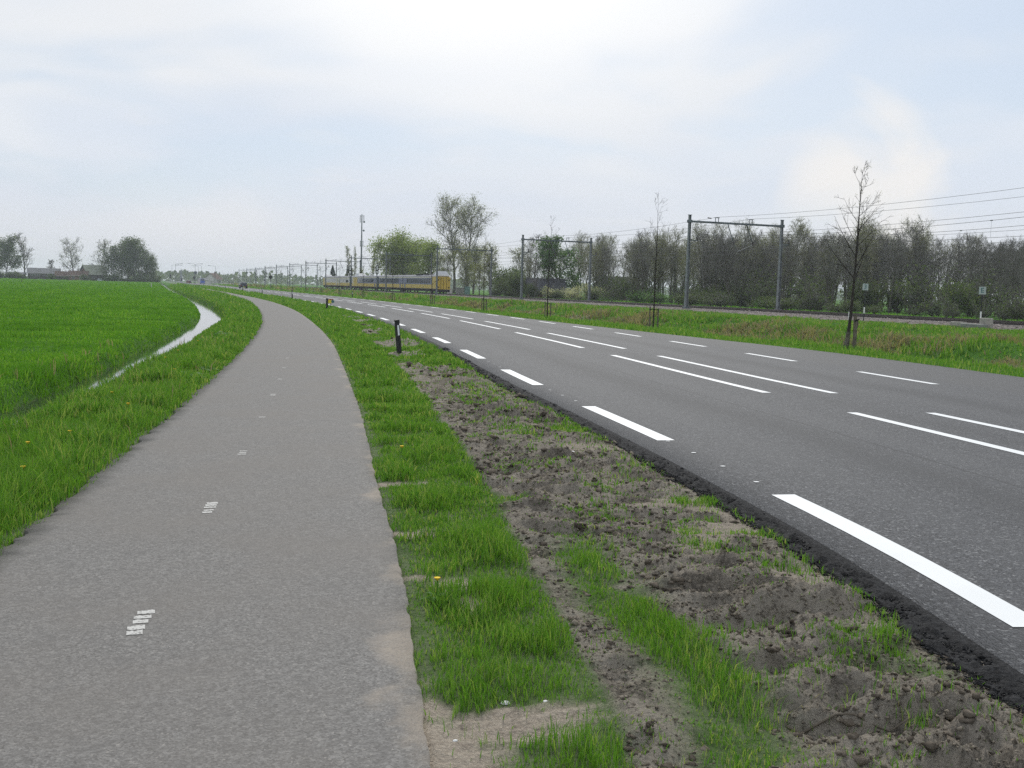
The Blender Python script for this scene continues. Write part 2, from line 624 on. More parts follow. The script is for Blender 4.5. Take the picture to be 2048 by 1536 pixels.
M['board'] = simple('weathered_white', (0.42, 0.46, 0.45), 0.5, 0.4, 0, 0.1, 9)
M['reflector'] = simple('reflector_white', (0.82, 0.84, 0.88), 0.3, 0.5, 0, 0.04, 20)
M['yellow'] = simple('yellow_paint', (0.72, 0.62, 0.05), 0.5, 0.4, 0, 0.1, 8)
M['redp'] = simple('red_paint', (0.30, 0.06, 0.035), 0.5, 0.4, 0, 0.15, 8)
M['teal'] = simple('teal_paint', (0.05, 0.15, 0.16), 0.5, 0.4, 0, 0.15, 8)
M['stake'] = simple('stake_wood', (0.135, 0.115, 0.09), 0.9, 0.2, 0, 0.3, 9, 0.4)
M['strap'] = simple('rubber_strap', (0.02, 0.02, 0.02), 0.8, 0.2)
M['train_yellow'] = simple('train_yellow', (0.52, 0.36, 0.04), 0.35, 0.5, 0, 0.08, 1.2)
M['train_blue'] = simple('train_violet_blue', (0.115, 0.12, 0.215), 0.35, 0.5, 0, 0.15, 0.8)
M['train_white'] = simple('train_cream_line', (0.55, 0.50, 0.40), 0.4, 0.5, 0, 0.06, 2)
M['train_roof'] = simple('train_roof', (0.20, 0.20, 0.22), 0.7, 0.3, 0, 0.2, 1.5)
M['train_dark'] = simple('train_underframe', (0.022, 0.02, 0.02), 0.8, 0.2, 0, 0.4, 3)
M['train_grey'] = simple('train_cab', (0.52, 0.52, 0.53), 0.45, 0.5, 0, 0.1, 2)
M['brick'] = simple('brickwork', (0.17, 0.095, 0.065), 0.9, 0.2, 0, 0.3, 2.5)
M['brick_grey'] = simple('dark_boards', (0.075, 0.065, 0.06), 0.9, 0.2, 0, 0.25, 2)
M['roof_grey'] = simple('roof_sheets', (0.17, 0.17, 0.175), 0.8, 0.3, 0, 0.2, 1)
M['roof_tile'] = simple('roof_tiles', (0.115, 0.075, 0.06), 0.85, 0.3, 0, 0.25, 1)
M['roof_dark'] = simple('slate_roof', (0.055, 0.055, 0.062), 0.75, 0.3, 0, 0.2, 1)
M['roof_green'] = simple('mossy_roof', (0.21, 0.23, 0.18), 0.85, 0.3, 0, 0.2, 1)
M['plaster'] = simple('plaster', (0.55, 0.53, 0.49), 0.9, 0.2, 0, 0.12, 1)
M['glass'] = simple('window_glass', (0.03, 0.04, 0.05), 0.08, 0.6, 0, 0.3, 1)
M['blue'] = simple('blue_sign', (0.05, 0.11, 0.42), 0.5, 0.4, 0, 0.1, 2)
M['grey_cab'] = simple('grey_cabinet', (0.22, 0.22, 0.20), 0.7, 0.3, 0, 0.2, 2)
M['green_cab'] = simple('green_cabinet', (0.16, 0.27, 0.24), 0.6, 0.3, 0, 0.12, 2)
M['car_dark'] = simple('car_paint_dark', (0.03, 0.045, 0.06), 0.25, 0.6, 0.3, 0.1, 3)
M['car_red'] = simple('car_paint_red', (0.20, 0.02, 0.02), 0.3, 0.6, 0.1, 0.1, 3)
M['car_silver'] = simple('car_paint_silver', (0.40, 0.45, 0.48), 0.3, 0.6, 0.4, 0.1, 3)
M['tyre'] = simple('tyre_rubber', (0.015, 0.015, 0.015), 0.9, 0.2)
M['lamp_red'] = simple('tail_lamp', (0.25, 0.01, 0.01), 0.3, 0.5)
M['petal'] = simple('dandelion_petals', (0.80, 0.55, 0.02), 0.7, 0.2)
M['pebble'] = simple('white_shell', (0.75, 0.74, 0.72), 0.4, 0.4)


def ground_material():
    t = NT('ground_soil_and_grass')
    c = t.coord()
    a = t.attr('cover').outputs['Color']
    sp = t.n.new('ShaderNodeSeparateColor')
    t.l.new(a, sp.inputs[0])
    mud, sand, bal = sp.outputs[0], sp.outputs[1], sp.outputs[2]
    n1, n2, n3 = t.noise(c, 0.35, 4), t.noise(c, 3.5, 4, 0.6), t.noise(c, 42, 3, 0.65)
    g = t.mix(t.rng(n2, 0.3, 0.7), (0.045, 0.125, 0.012), (0.085, 0.200, 0.018))
    g = t.mix(t.rng(n1, 0.35, 0.65, 0, 0.6), g, (0.050, 0.165, 0.011))
    g = t.mix(t.rng(n3, 0.55, 0.8, 0, 0.5), g, (0.018, 0.05, 0.008))
    damp = t.rng(t.noise(c, 2.3, 5, 0.65), 0.34, 0.54)
    s = t.mix(damp, (0.122, 0.106, 0.087), (0.330, 0.294, 0.243))
    s = t.mix(t.rng(t.noise(c, 45, 5, 0.8), 0.46, 0.62, 0, 0.8), s, (0.36, 0.315, 0.255))
    s = t.mix(t.rng(t.noise(c, 19, 5, 0.8), 0.52, 0.66, 0, 0.75), s, (0.048, 0.039, 0.030))
    k = t.mix(mud, g, s)
    sd_ = t.mix(t.rng(t.noise(c, 70, 3, 0.7), 0.35, 0.7), (0.40, 0.34, 0.27), (0.56, 0.485, 0.39))
    sd_ = t.mix(t.rng(t.noise(c, 14, 3, 0.6), 0.5, 0.75, 0, 0.6), sd_, (0.20, 0.16, 0.13))
    k = t.mix(sand, k, sd_)
    v = t.voro(c, 16, out='Color')
    sv = t.n.new('ShaderNodeSeparateColor')
    t.l.new(v, sv.inputs[0])
    b = t.mix(sv.outputs[0], (0.13, 0.11, 0.10), (0.33, 0.29, 0.26))
    k = t.mix(bal, k, b)
    h = t.math('ADD', t.noise(c, 55, 4, 0.7), t.math('MULTIPLY', t.noise(c, 12, 3), 1.6))
    return t.pbr(k, 0.95, 0.12, 0, t.bump(h, 0.9, 0.05))


def path_material():
    t = NT('worn_path_asphalt')
    c = t.coord()
    uv = t.coord('UV')
    su = t.n.new('ShaderNodeSeparateXYZ')
    t.l.new(uv, su.inputs[0])
    u = su.outputs[0]                       # metres from left edge
    fromr = su.outputs[1]                   # metres from right edge
    v1 = t.voro(c, 115, out='Color')
    s1 = t.n.new('ShaderNodeSeparateColor')
    t.l.new(v1, s1.inputs[0])
    k = t.mix(s1.outputs[0], (0.142, 0.135, 0.126), (0.276, 0.263, 0.245))
    k = t.mix(t.rng(t.noise(c, 30, 3, .7), .35, .7, 0, .55), k, (0.115, 0.107, 0.099))
    k = t.mix(t.rng(s1.outputs[1], 0.965, 0.985, 0, .55), k, (0.36, 0.335, 0.30))
    k = t.mix(t.rng(s1.outputs[2], 0.88, 0.95, 0, .6), k, (0.095, 0.088, 0.08))
    k = t.mix(t.rng(t.noise(c, 0.9, 4), 0.35, 0.7, 0, 0.5), k, (0.190, 0.172, 0.152))
    k = t.mix(t.rng(t.noise(c, 5, 4, 0.6), 0.5, 0.75, 0, 0.35), k, (0.145, 0.138, 0.13))
    # lichen-dark broken left edge
    e = t.math('ADD', u, t.math('MULTIPLY', t.math('SUBTRACT', t.noise(c, 4, 4), 0.5), 0.35))
    k = t.mix(t.rng(e, 0.0, 0.2, 0.55, 0.0), k, (0.085, 0.08, 0.07))
    # blown sand along the right edge
    e2 = t.math('ADD', fromr, t.math('MULTIPLY', t.math('SUBTRACT', t.noise(c, 1.7, 4, 0.6), 0.43), 1.1))
    sp = t.noise(c, 75, 3, 0.7)
    e2 = t.math('ADD', e2, t.math('MULTIPLY', t.math('SUBTRACT', sp, 0.5), 0.25))
    k = t.mix(t.math('MULTIPLY', t.rng(e2, -0.05, 0.16, 0.9, 0.0), t.rng(sp, .3, .6, .35, 1.0)), k, (0.34, 0.29, 0.235))
    h = t.math('ADD', t.voro(c, 120), t.math('MULTIPLY', t.noise(c, 6, 2), 0.4))
    return t.pbr(k, 0.82, 0.25, 0, t.bump(h, 0.35, 0.005))


def road_material():
    t = NT('road_asphalt')
    c = t.coord()
    su = t.n.new('ShaderNodeSeparateXYZ')
    t.l.new(t.coord('UV'), su.inputs[0])
    u = su.outputs[0]                       # metres from left edge
    v1 = t.voro(c, 62, out='Color')
    s1 = t.n.new('ShaderNodeSeparateColor')
    t.l.new(v1, s1.inputs[0])
    k = t.mix(s1.outputs[0], (0.032, 0.033, 0.036), (0.110, 0.112, 0.118))
    k = t.mix(t.rng(t.noise(c, 24, 3, .7), .4, .7, 0, .5), k, (0.038, 0.039, 0.042))
    k = t.mix(t.rng(s1.outputs[1], 0.92, 0.96), k, (0.20, 0.20, 0.20))
    k = t.mix(t.rng(t.noise(c, 0.25, 4), 0.35, 0.7, 0, 0.35), k, (0.088, 0.088, 0.09))
    # oil-darkened lane middles, polished wheel tracks
    wob = t.math('MULTIPLY', t.math('SUBTRACT', t.noise(c, 0.35, 3), 0.5), 0.7)
    for mid, wd, amt in ((2.15, 0.6, 0.5), (6.9, 0.6, 0.45), (4.6, 0.4, 0.3)):
        d = t.math('ABSOLUTE', t.math('ADD', t.math('SUBTRACT', u, mid), wob))
        k = t.mix(t.rng(d, 0.0, wd, amt, 0.0), k, (0.040, 0.041, 0.043))
    for mid in (1.25, 3.1, 6.1, 7.8):
        d = t.math('ABSOLUTE', t.math('SUBTRACT', u, mid))
        k = t.mix(t.rng(d, 0.0, 0.4, 0.22, 0.0), k, (0.105, 0.106, 0.108))
    # paving joint
    d = t.math('ABSOLUTE', t.math('ADD', t.math('SUBTRACT', u, 2.72), t.math('MULTIPLY', t.math('SUBTRACT', t.noise(c, 1.2, 3), 0.5), 0.05)))
    k = t.mix(t.rng(d, 0.006, 0.028, 0.75, 0.0), k, (0.035, 0.035, 0.036))
    # dusty outer shoulder
    k = t.mix(t.rng(u, 8.7, 9.6, 0.0, 0.35), k, (0.088, 0.085, 0.080))
    h = t.voro(c, 85)
    return t.pbr(k, 0.70, 0.26, 0, t.bump(h, 0.7, 0.008))


def paint_material():
    t = NT('road_paint')
    c = t.coord()
    k = t.mix(t.rng(t.noise(c, 60, 3, 0.7), 0.62, 0.8, 0, 0.35), (0.80, 0.81, 0.80), (0.45, 0.45, 0.44))
    k = t.mix(t.rng(t.noise(c, 1.3, 3), 0.5, 0.8, 0, 0.25), k, (0.62, 0.62, 0.60))
    return t.pbr(k, 0.55, 0.4, 0, t.bump(t.noise(c, 120, 2), 0.25, 0.004))


def water_material():
    t = NT('ditch_water')
    c = t.coord()
    h = t.noise(t.mapping(c, (1, 0.35, 1)), 5, 3)
    return t.pbr((0.035, 0.038, 0.032), 0.05, 0.9, 0, t.bump(h, 0.06, 0.02))


M['ground'] = ground_material()
M['path'] = path_material()
M['road'] = road_material()
M['paint'] = paint_material()
M['water'] = water_material()
tt = NT('worn_paint')
cc = tt.coord()
kk = tt.mix(tt.rng(tt.noise(cc, 60, 4, .7), .53, .62), (0.55, 0.535, 0.50), (0.155, 0.145, 0.13))
M['worn'] = tt.pbr(kk, .7, .3)
tt = NT('road_edge_rubble')
cc = tt.coord()
kk = tt.mix(tt.rng(tt.noise(cc, 45, 3, 0.7), 0.35, 0.7), (0.007, 0.007, 0.008), (0.036, 0.036, 0.037))
M['rubble'] = tt.pbr(kk, 0.85, 0.22, 0, tt.bump(tt.noise(cc, 38, 4, 0.7), 0.9, 0.03))

# ------------------------------------------------------------------ ground sheet
def rows():
    ys = [-2600, -1200, -500, -200, -100, -60, -40, -25, -15, -9, -5, -2.5, -1, 0, 0.7, 1.3, 1.8]
    y = 2.2
    while y < 3000:
        ys.append(y)
        y += (0.023 if y < 6.5 else max(0.03, 0.0042 * y)) if y < 14 else (0.0078 * y if y < 140 else 0.025 * y)
    ys.append(3000)
    return np.array(ys)


YS = rows()


def sheet_columns(Y):
    pl, pr, rl = PATH_L(Y), PATH_R(Y), ROAD_L(Y)
    rr = rl + ROAD_W(Y)
    dc, dh = DITCH(Y), ditch_half(Y)
    dh = np.maximum(dh, 0.2)
    br = np.minimum(dc + dh + 0.6, pl - 0.12)
    stops = [(-3000 + 0 * Y, 3), (dc - 900, 4), (dc - 200, 6), (dc - 60, 10), (dc - 18, 14), (dc - 5, 10), (dc - dh - 0.6, 6), (dc - dh + 0.05, 3),
             (dc + dh - 0.05, 6), (br, 9), (pl - 0.02, 3), (pl + 0.1, 3), (pr - 0.1, 2), (pr + 0.02, 104), (rl - 0.01, 2), (rl + 0.3, 3), (rr - 0.2, 2),
             (rr + 0.02, 6), (rr + 2.3, 26), (rr + 9, 18), (43.0 + 0 * Y, 6), (45.6 + 0 * Y, 5), (47 + 0 * Y, 8), (59 + 0 * Y, 3), (60.6 + 0 * Y, 10),
             (85 + 0 * Y, 6), (160 + 0 * Y, 5), (600 + 0 * Y, 4), (3000 + 0 * Y, 0)]
    cols = []
    for i in range(len(stops) - 1):
        a, n = stops[i]
        b = stops[i + 1][0]
        for k in range(n):
            cols.append(a + (b - a) * k / n)
    cols.append(stops[-1][0])
    X = np.stack(cols, 1)
    return np.maximum.accumulate(X, axis=1)


GX = sheet_columns(YS)
GY = np.repeat(YS[:, None], GX.shape[1], 1)
GZ = hgt(GX, GY)


def grid_faces(nr, nc):
    i = np.arange(nr - 1)[:, None] * nc + np.arange(nc - 1)[None, :]
    i = i.ravel()
    return np.stack([i, i + 1, i + nc + 1, i + nc], 1)


gm = mesh_np('ground', np.stack([GX, GY, GZ], 2).reshape(-1, 3), grid_faces(*GX.shape), smooth=True)
att = gm.color_attributes.new('cover', 'FLOAT_COLOR', 'POINT')
rl_ = ROAD_L(GY)
mudm = mud_mask(GX, GY) * (GX > PATH_R(GY)) * (GX < rl_)
bnk = 0.75 * np.exp(-((np.abs(GX - DITCH(GY)) - ditch_half(GY) - 0.02) / 0.16) ** 2) * (GX < PATH_L(GY))
dr = GX - rl_ - ROAD_W(GY)
rbank = 0.75 * sstep(0.50, 0.66, fbm(GX * 0.5, GY * 0.35, 4, 77)) * sstep(3.0, 4.5, dr) * sstep(13, 8, dr)
cover = np.zeros(GX.shape + (4,), np.float32)
inv = (GX > PATH_R(GY)) & (GX < rl_)
mudm = np.maximum(mudm, .38 * inv * sstep(60, 12, GY))
mudm = np.maximum(mudm, .4 * ((GX > DITCH(GY)) & (GX <= PATH_L(GY) + .05)) * sstep(40, 8, GY))
cover[..., 0] = np.clip(mudm + bnk + rbank + ((GX > rl_ - 0.1) & (GX < rl_ + ROAD_W(GY) + 0.05)), 0, 1)
cover[..., 1] = np.maximum(sand_mask(GX, GY) * (GX > PATH_R(GY) - 0.1) * (GX < rl_ - 0.4), .62 * dry_tops(GX, GY) * (GX > PATH_R(GY)) * (GX < rl_))
cover[..., 2] = sstep(45.2, 45.9, GX + 0.8 * (fbm(GX, GY * 0.6, 3, 88) - 0.5)) * sstep(61.2, 60.4, GX)
cover[..., 3] = 1
att.data.foreach_set('color', cover.ravel())
ground = struct(obj('ground', gm, M['ground']))

# water in the field ditch
yw = YS[(YS > -40) & (YS < 700)]
wx = np.stack([DITCH(yw) - ditch_half(yw) - 0.25, DITCH(yw) + ditch_half(yw) + 0.25], 1)
wv_ = np.stack([wx, np.repeat(yw[:, None], 2, 1), np.full(wx.shape, WATER_Z + 0.0)], 2).reshape(-1, 3)
struct(obj('ditch_water', mesh_np('ditch_water', wv_, grid_faces(len(yw), 2)), M['water']))


def ribbon(name, mat, fl, fr, yv, nc, ztop, uvfun, skirt=0.05):
    """a paved strip with a real edge; fl/fr give the left and right X"""
    L_, R_ = fl(yv), fr(yv)
    t = np.linspace(0, 1, nc)
    X = L_[:, None] * (1 - t) + R_[:, None] * t
    Y = np.repeat(yv[:, None], nc, 1)
    Z = ztop(X, Y)
    X = np.concatenate([X[:, :1] - 0.012, X, X[:, -1:] + 0.012], 1)
    Z = np.concatenate([Z[:, :1] - skirt, Z, Z[:, -1:] - skirt], 1)
    Y = np.repeat(yv[:, None], nc + 2, 1)
    me = mesh_np(name, np.stack([X, Y, Z], 2).reshape(-1, 3), grid_faces(len(yv), nc + 2), smooth=False)
    uv = me.uv_layers.new(name='UVMap')
    li = np.zeros(len(me.loops), np.int32)
    me.loops.foreach_get('vertex_index', li)
    u, v = uvfun(X, Y)
    arr = np.stack([u.ravel()[li], v.ravel()[li]], 1).astype(np.float32)
    uv.data.foreach_set('uv', arr.ravel())
    return struct(obj(name, me, mat))


def edge_jag(Y, amp, seed):
    return amp * ((fbm(Y * 5.5, Y * 0 + seed, 4, seed, 0.6) - 0.5) * 2) * sstep(80, 20, np.abs(Y))


yp = YS[(YS > -60) & (YS < 900)]
path = ribbon('bike_path', M['path'], lambda y: PATH_L(y) + edge_jag(y, 0.075, 61), lambda y: PATH_R(y) + edge_jag(y, 0.022, 62), yp, 15,
              lambda x, y: 0.012 + 0.010 * (fbm(x * 0.8, y * 0.8, 2, 63) - 0.5), lambda x, y: (x - PATH_L(y), PATH_R(y) - x))
yr = YS[(YS > -120)]
road = ribbon('road', M['road'], ROAD_L, lambda y: ROAD_L(y) + ROAD_W(y) + edge_jag(y, 0.03, 64), yr, 19,
              lambda x, y: 0.018 + 0.02 * np.sin(np.clip((x - ROAD_L(y)) / 9.0, 0, 1) * np.pi), lambda x, y: (x - ROAD_L(y), y), 0.09)


def road_z(x, y):
    return 0.018 + 0.02 * math.sin(min(1, max(0, (x - float(ROAD_L(y))) / 9.0)) * math.pi)


# crumbled asphalt along the carriageway edge
ye = YS[(YS > -20) & (YS < 160)]
wdt = (0.28 + 0.12 * (fbm(ye * 1.6, ye * 0, 3, 66) - 0.5) + edge_jag(ye, 0.07, 67)) * np.interp(ye, [0, 8, 30, 160], [1.0, 0.95, 1.0, 1.2])
tt_ = np.linspace(0, 1, 15)
EX = ROAD_L(ye)[:, None] + 0.012 - wdt[:, None] * (1 - tt_[None, :])
EY = np.repeat(ye[:, None], 15, 1)
EZ = hgt(EX, EY)
EZ = np.maximum(EZ + .012, -0.01) * (1 - tt_) + 0.014 * tt_ + 0.075 * (fbm(EX * 22, EY * 22, 3, 68) - 0.45) * np.sin(np.clip(tt_ * 1.1, 0, 1) * np.pi)[None, :] * sstep(60, 15, EY)
EZ[:, 0] -= 0.05
struct(obj('road_edge_rubble', mesh_np('road_edge_rubble', np.stack([EX, EY, EZ], 2).reshape(-1, 3), grid_faces(len(ye), 15)), M['rubble']))

# ------------------------------------------------------------------ road markings
def road_point(off, s):
    """off metres right of the left road edge, measured across, at along-position s"""
    y = s
    dx = float(ROAD_L(y + 0.05) - ROAD_L(y - 0.05)) / 0.1
    c = 1 / math.sqrt(1 + dx * dx)
    return float(ROAD_L(y)) + off * c, y - off * dx * c


def marking(name, off0, off1, s0, s1, skew=0.0):
    n = max(2, int((s1 - s0) / 0.75) + 1)
    b = MB()
    P, F = [], []
    for i in range(n + 1):
        for j, off in enumerate((off0, off1)):
            s = s0 + (s1 - s0) * i / n
            x, y = road_point(off, s)
            P.append((x, y, road_z(x, y) + 0.0042))
    for i in range(n):
        F.append((2 * i, 2 * i + 1, 2 * i + 3, 2 * i + 2))
    b.add(P, F)
    return b.build(name, M['paint'], road)


def arc_positions(y_start, step, y_end):
    """positions along the road separated by true arc length"""
    out, y = [], y_start
    while y < y_end:
        out.append(y)
        dx = float(ROAD_L(y + 0.5) - ROAD_L(y - 0.5))
        y += step / math.sqrt(1 + dx * dx)
    return out


def yat(y_real, off):
    dx = float(ROAD_L(y_real + 0.05) - ROAD_L(y_real - 0.05)) / 0.1
    return y_real + off * dx / math.sqrt(1 + dx * dx)


for s in arc_positions(10.17 + 0.05 - 6.3, 6.27, 300):
    marking('edge_dash', 0.30, 0.50, s, s + 3.15)
for s in arc_positions(yat(14.97, 4.0) - 12.2, 12.15, 420):
    marking('centre_dash', 3.92, 4.08, s, s + 9.1)
    marking('centre_dash', 5.14, 5.30, s, s + 9.1)
for s in arc_positions(yat(15.98, 8.6) - 6.0, 6.05, 300):
    marking('edge_dash', 8.38, 8.56, s, s + 2.95)
for k, s in enumerate(arc_positions(0.8, 0.78, 24)):
    ph = (s - (10.29 - 6.3)) % 6.15
    if 3.3 < ph < 5.95:
        x, y = road_point(0.40, s)
        b = MB()
        b.add([(x + 0.028 * math.cos(a), y + 0.022 * math.sin(a), road_z(x, y) + 0.006) for a in np.linspace(0, 5.2, 6)], [(0, 1, 2, 3, 4, 5)])
        b.build('marking_dot', M['paint'], road)

# worn centre line of the cycle path: ribbed remains of thermoplastic
rp = RS(5)
py0 = 5.04 - 2.51
for k in range(16):
    y = py0 + 2.51 * k * 0.985
    xc = float(PATH_L(y) + PATH_R(y)) / 2 - 0.12 * math.exp(-(y - 5) / 7)
    sl = float(PATH_L(y + .3) - PATH_L(y - .3)) / 0.6
    b = MB()
    nb = 5 if k < 3 else 4
    keep = 1.0 if k < 3 else max(0.30, 0.75 - 0.05 * k)
    for j in range(nb):
        if rp.rand() > keep + 0.1:
            continue
        yy = y - 0.17 + 0.34 * j / nb + (0.022 if j > nb // 2 - 1 else 0)
        a, c_ = -0.043 * (0.75 + 0.25 * rp.rand()), 0.043 * (0.7 + 0.3 * rp.rand())
        hh = 0.056 * (0.7 + 0.35 * rp.rand())
        n = 6
        top = [(xc + sl * (yy - y) + a + (c_ - a) * i / n, yy + hh * (0.80 + 0.3 * rp.rand()), 0.0185) for i in range(n + 1)]
        bot = [(xc + sl * (yy - y) + a + (c_ - a) * i / n, yy - 0.005 * rp.rand(), 0.0185) for i in range(n + 1)]
        pts = [(px, py, 0.012 + 0.010 * (float(fbm(np.array([px * 0.8]), np.array([py * 0.8]), 2, 63)[0]) - 0.5) + 0.0025) for (px, py, _z) in bot + top]
        b.add(pts, [(i, i + 1, n + 2 + i, n + 1 + i) for i in range(n)])
    if b.f:
        b.build('worn_paint_mark', M['worn'], path)

# ------------------------------------------------------------------ railway
TRACKS = (50.5, 54.6)
BED = 0.26
for ti, tx in enumerate(TRACKS):
    tr = thing('railway_track', ['near railway track of rusty rails on pale ballast', 'far railway track beside the bushes of the wood'][ti],
               'railway track', (tx, 0, BED))
    for s in (-0.72, 0.72):
        prof = [(-0.065, 0.02), (0.065, 0.02), (0.012, 0.05), (0.012, 0.13), (0.036, 0.14), (0.036, 0.172), (-0.036, 0.172), (-0.036, 0.14), (-0.012, 0.13), (-0.012, 0.05)]
        MB().prism([(s + a, b) for a, b in prof], 1, -60, 900).build('rail', M['rail'], tr)
    ys_ = np.arange(20, 340, 0.6)
    V, Q = [], []
    for k, y in enumerate(ys_):
        b0 = len(V)
        for z in (-0.06, 0.03):
            V += [(-1.25, y - .13, z), (1.25, y - .13, z), (1.25, y + .13, z), (-1.25, y + .13, z)]
        Q += [(b0 + 4, b0 + 5, b0 + 6, b0 + 7), (b0, b0 + 1, b0 + 5, b0 + 4), (b0 + 1, b0 + 2, b0 + 6, b0 + 5), (b0 + 2, b0 + 3, b0 + 7, b0 + 6), (b0 + 3, b0, b0 + 4, b0 + 7)]
    so = obj('sleepers', mesh_np('sleepers', V, Q), M['concrete'], tr)
    so['kind'] = 'stuff'

GANTRY_Y = [-6.0, 40.3, 86.4, 132.7, 177.5, 220, 262, 303, 345, 388, 432, 478, 525, 575, 630]
GN, GF = 47.5, 57.6


def gantry_proto():
    g = thing('catenary_gantry', 'x', 'gantry', (0, 0, BED))
    for x in (GN, GF):
        b = MB()
        # tapered H-profile post: two flanges and a web
        for (x0, x1, x2, x3, y0, y1) in ((-.15, -.125, -.105, -.085, -.15, .15), (.125, .15, .085, .105, -.15, .15), (-.125, .125, -.085, .085, -.012, .012)):
            t = 0.72
            b.add([(x + x0, y0, 0), (x + x1, y0, 0), (x + x1, y1, 0), (x + x0, y1, 0),
                   (x + x2, y0 * t, 8.75), (x + x3, y0 * t, 8.75), (x + x3, y1 * t, 8.75), (x + x2, y1 * t, 8.75)],
                  [(3, 2, 1, 0), (4, 5, 6, 7), (0, 1, 5, 4), (1, 2, 6, 5), (2, 3, 7, 6), (3, 0, 4, 7)])
        p = b.build('post', M['galv'], g)
        MB().box(x - .28, x + .28, -.28, .28, -0.25, 0.16, 0.03).build('foot', M['galv_dark'], p)
        MB().box(x - .16, x + .16, -.13, .13, 8.752, 8.80).build('cap', M['galv_dark'], p)
        MB().box(x - .2, x + .2, -.16, .16, 8.05, 8.33, 0.02).build('beam_clamp', M['galv_dark'], p)
    MB().box(GN + .2, GF - .2, -.085, .085, 8.09, 8.27, 0.02).build('beam', M['galv_dark'], g)
    for tx in (GN + 2.9, GN + 6.6):
        b = MB()
        for s in (-.16, .16):
            b.box(tx + s - .025, tx + s + .025, -.025, .025, 8.272, 8.62)
        b.box(tx - .24, tx + .24, -.06, .06, 8.622, 8.68)
        b.build('wire_bracket', M['galv_dark'], g)
    for tx, s in ((GN + 4.1, 1), (GN + 6.2, 1)):
        h = MB().tube([(tx, 0, 8.09), (tx + .75 * s, 0, 6.25)], 0.045, 6).build('drop_arm', M['galv_dark'], g)
        MB().tube([(tx + .75 * s, 0, 6.25), (tx + 1.1 * s - 2.0 * s * (tx > 53), 0, 5.55)], 0.03, 5).build('steady_arm', M['galv_dark'], h)
        MB().tube([(tx + .72 * s, 0, 6.5), (tx + .72 * s, 0, 6.18)], 0.09, 7).build('insulator', M['insul'], h)
    for x, s in ((GN, 1), (GF, 1)):
        a = MB().box(x + s * .13, x + s * .95, -.035, .035, 6.38, 6.46).build('feeder_arm', M['galv_dark'], g)
        MB().tube([(x + s * .12, 0, 6.0), (x + s * .7, 0, 6.38)], 0.025, 5).build('arm_brace', M['galv_dark'], a)
        MB().tube([(x + s * .85, 0, 6.462), (x + s * .85, 0, 6.62), (x + s * .85, 0, 6.9)], [0.06, 0.10, 0.05], 7).build('insulator', M['insul'], a)
        if s * x == GN:
            MB().tube([(x + 1.9, -0.02, 8.60), (x + 2.3, 0.02, 8.56)], [0.05, 0.05], 6).build('strain_insulator', M['insul'], g)
    return g


g0 = gantry_proto()
g_labels = {86.4: 'tall steel portal over the railway in front of the dark wood, widest of its row',
            132.7: 'steel portal over the railway framing the house and the green chestnut',
            177.5: 'steel portal over the railway standing at the nose of the yellow train'}
first = True
for gy in GANTRY_Y:
    o = g0 if first else copy_tree(g0, (0, gy, BED))
    o.location = (0, gy, BED)
    o['label'] = g_labels.get(gy, 'steel railway portal in the long row along the tracks')
    o['group'] = 'steel portals carrying the wires along the railway'
    if gy in g_labels:
        del o['group']
    first = False


def wire(name, label, x, z_sup, sag, r, droppers=None, group=None):
    b = MB()
    P = []
    for i in range(len(GANTRY_Y) - 1):
        a, c = GANTRY_Y[i], GANTRY_Y[i + 1]
        for t in np.linspace(0, 1, 9)[:-1]:
            P.append((x, a + (c - a) * t, BED + z_sup - 4 * sag * t * (1 - t)))
    P.append((x, GANTRY_Y[-1], BED + z_sup))
    b.tube(P, r, 4)
    o = b.build(name, M['wire'])
    tag(o, label, 'wire', group)
    if droppers:
        for i in range(1, 5):
            a, c = GANTRY_Y[i], GANTRY_Y[i + 1]
            for t in np.linspace(0.1, 0.9, 6):
                y = a + (c - a) * t
                zt = BED + z_sup - 4 * sag * t * (1 - t)
                d = MB().tube([(x, y, zt), (x, y, BED + droppers)], 0.008, 4)
                d.tube([(x, y - .09, zt), (x, y + .09, zt)], 0.035, 5)
                d.build('dropper', M['wire'], o)
    return o


for i, tx in enumerate(TRACKS):
    wire('messenger_wire', ['upper carrying wire over the near track', 'upper carrying wire over the far track'][i], tx - .15 + i * .3, 7.0, 0.55, 0.014, 5.52)
    wire('contact_wire', ['lower contact wire over the near track', 'lower contact wire over the far track'][i], tx - .15 + i * .3, 5.5, 0.02, 0.013)
wire('feeder_wire', 'bare feeder wire on the brackets above the portal beams near side', GN + 2.9, 8.70, 0.4, 0.012)
wire('feeder_wire', 'bare feeder wire on the brackets above the portal beams far side', GN + 6.6, 8.70, 0.4, 0.012)
wire('feeder_wire', 'feeder wire on the insulators of the near portal posts', GN + .85, 6.92, 0.35, 0.012)
wire('feeder_wire', 'feeder wire on the insulators of the far portal posts', GF + .85, 6.92, 0.35, 0.012)


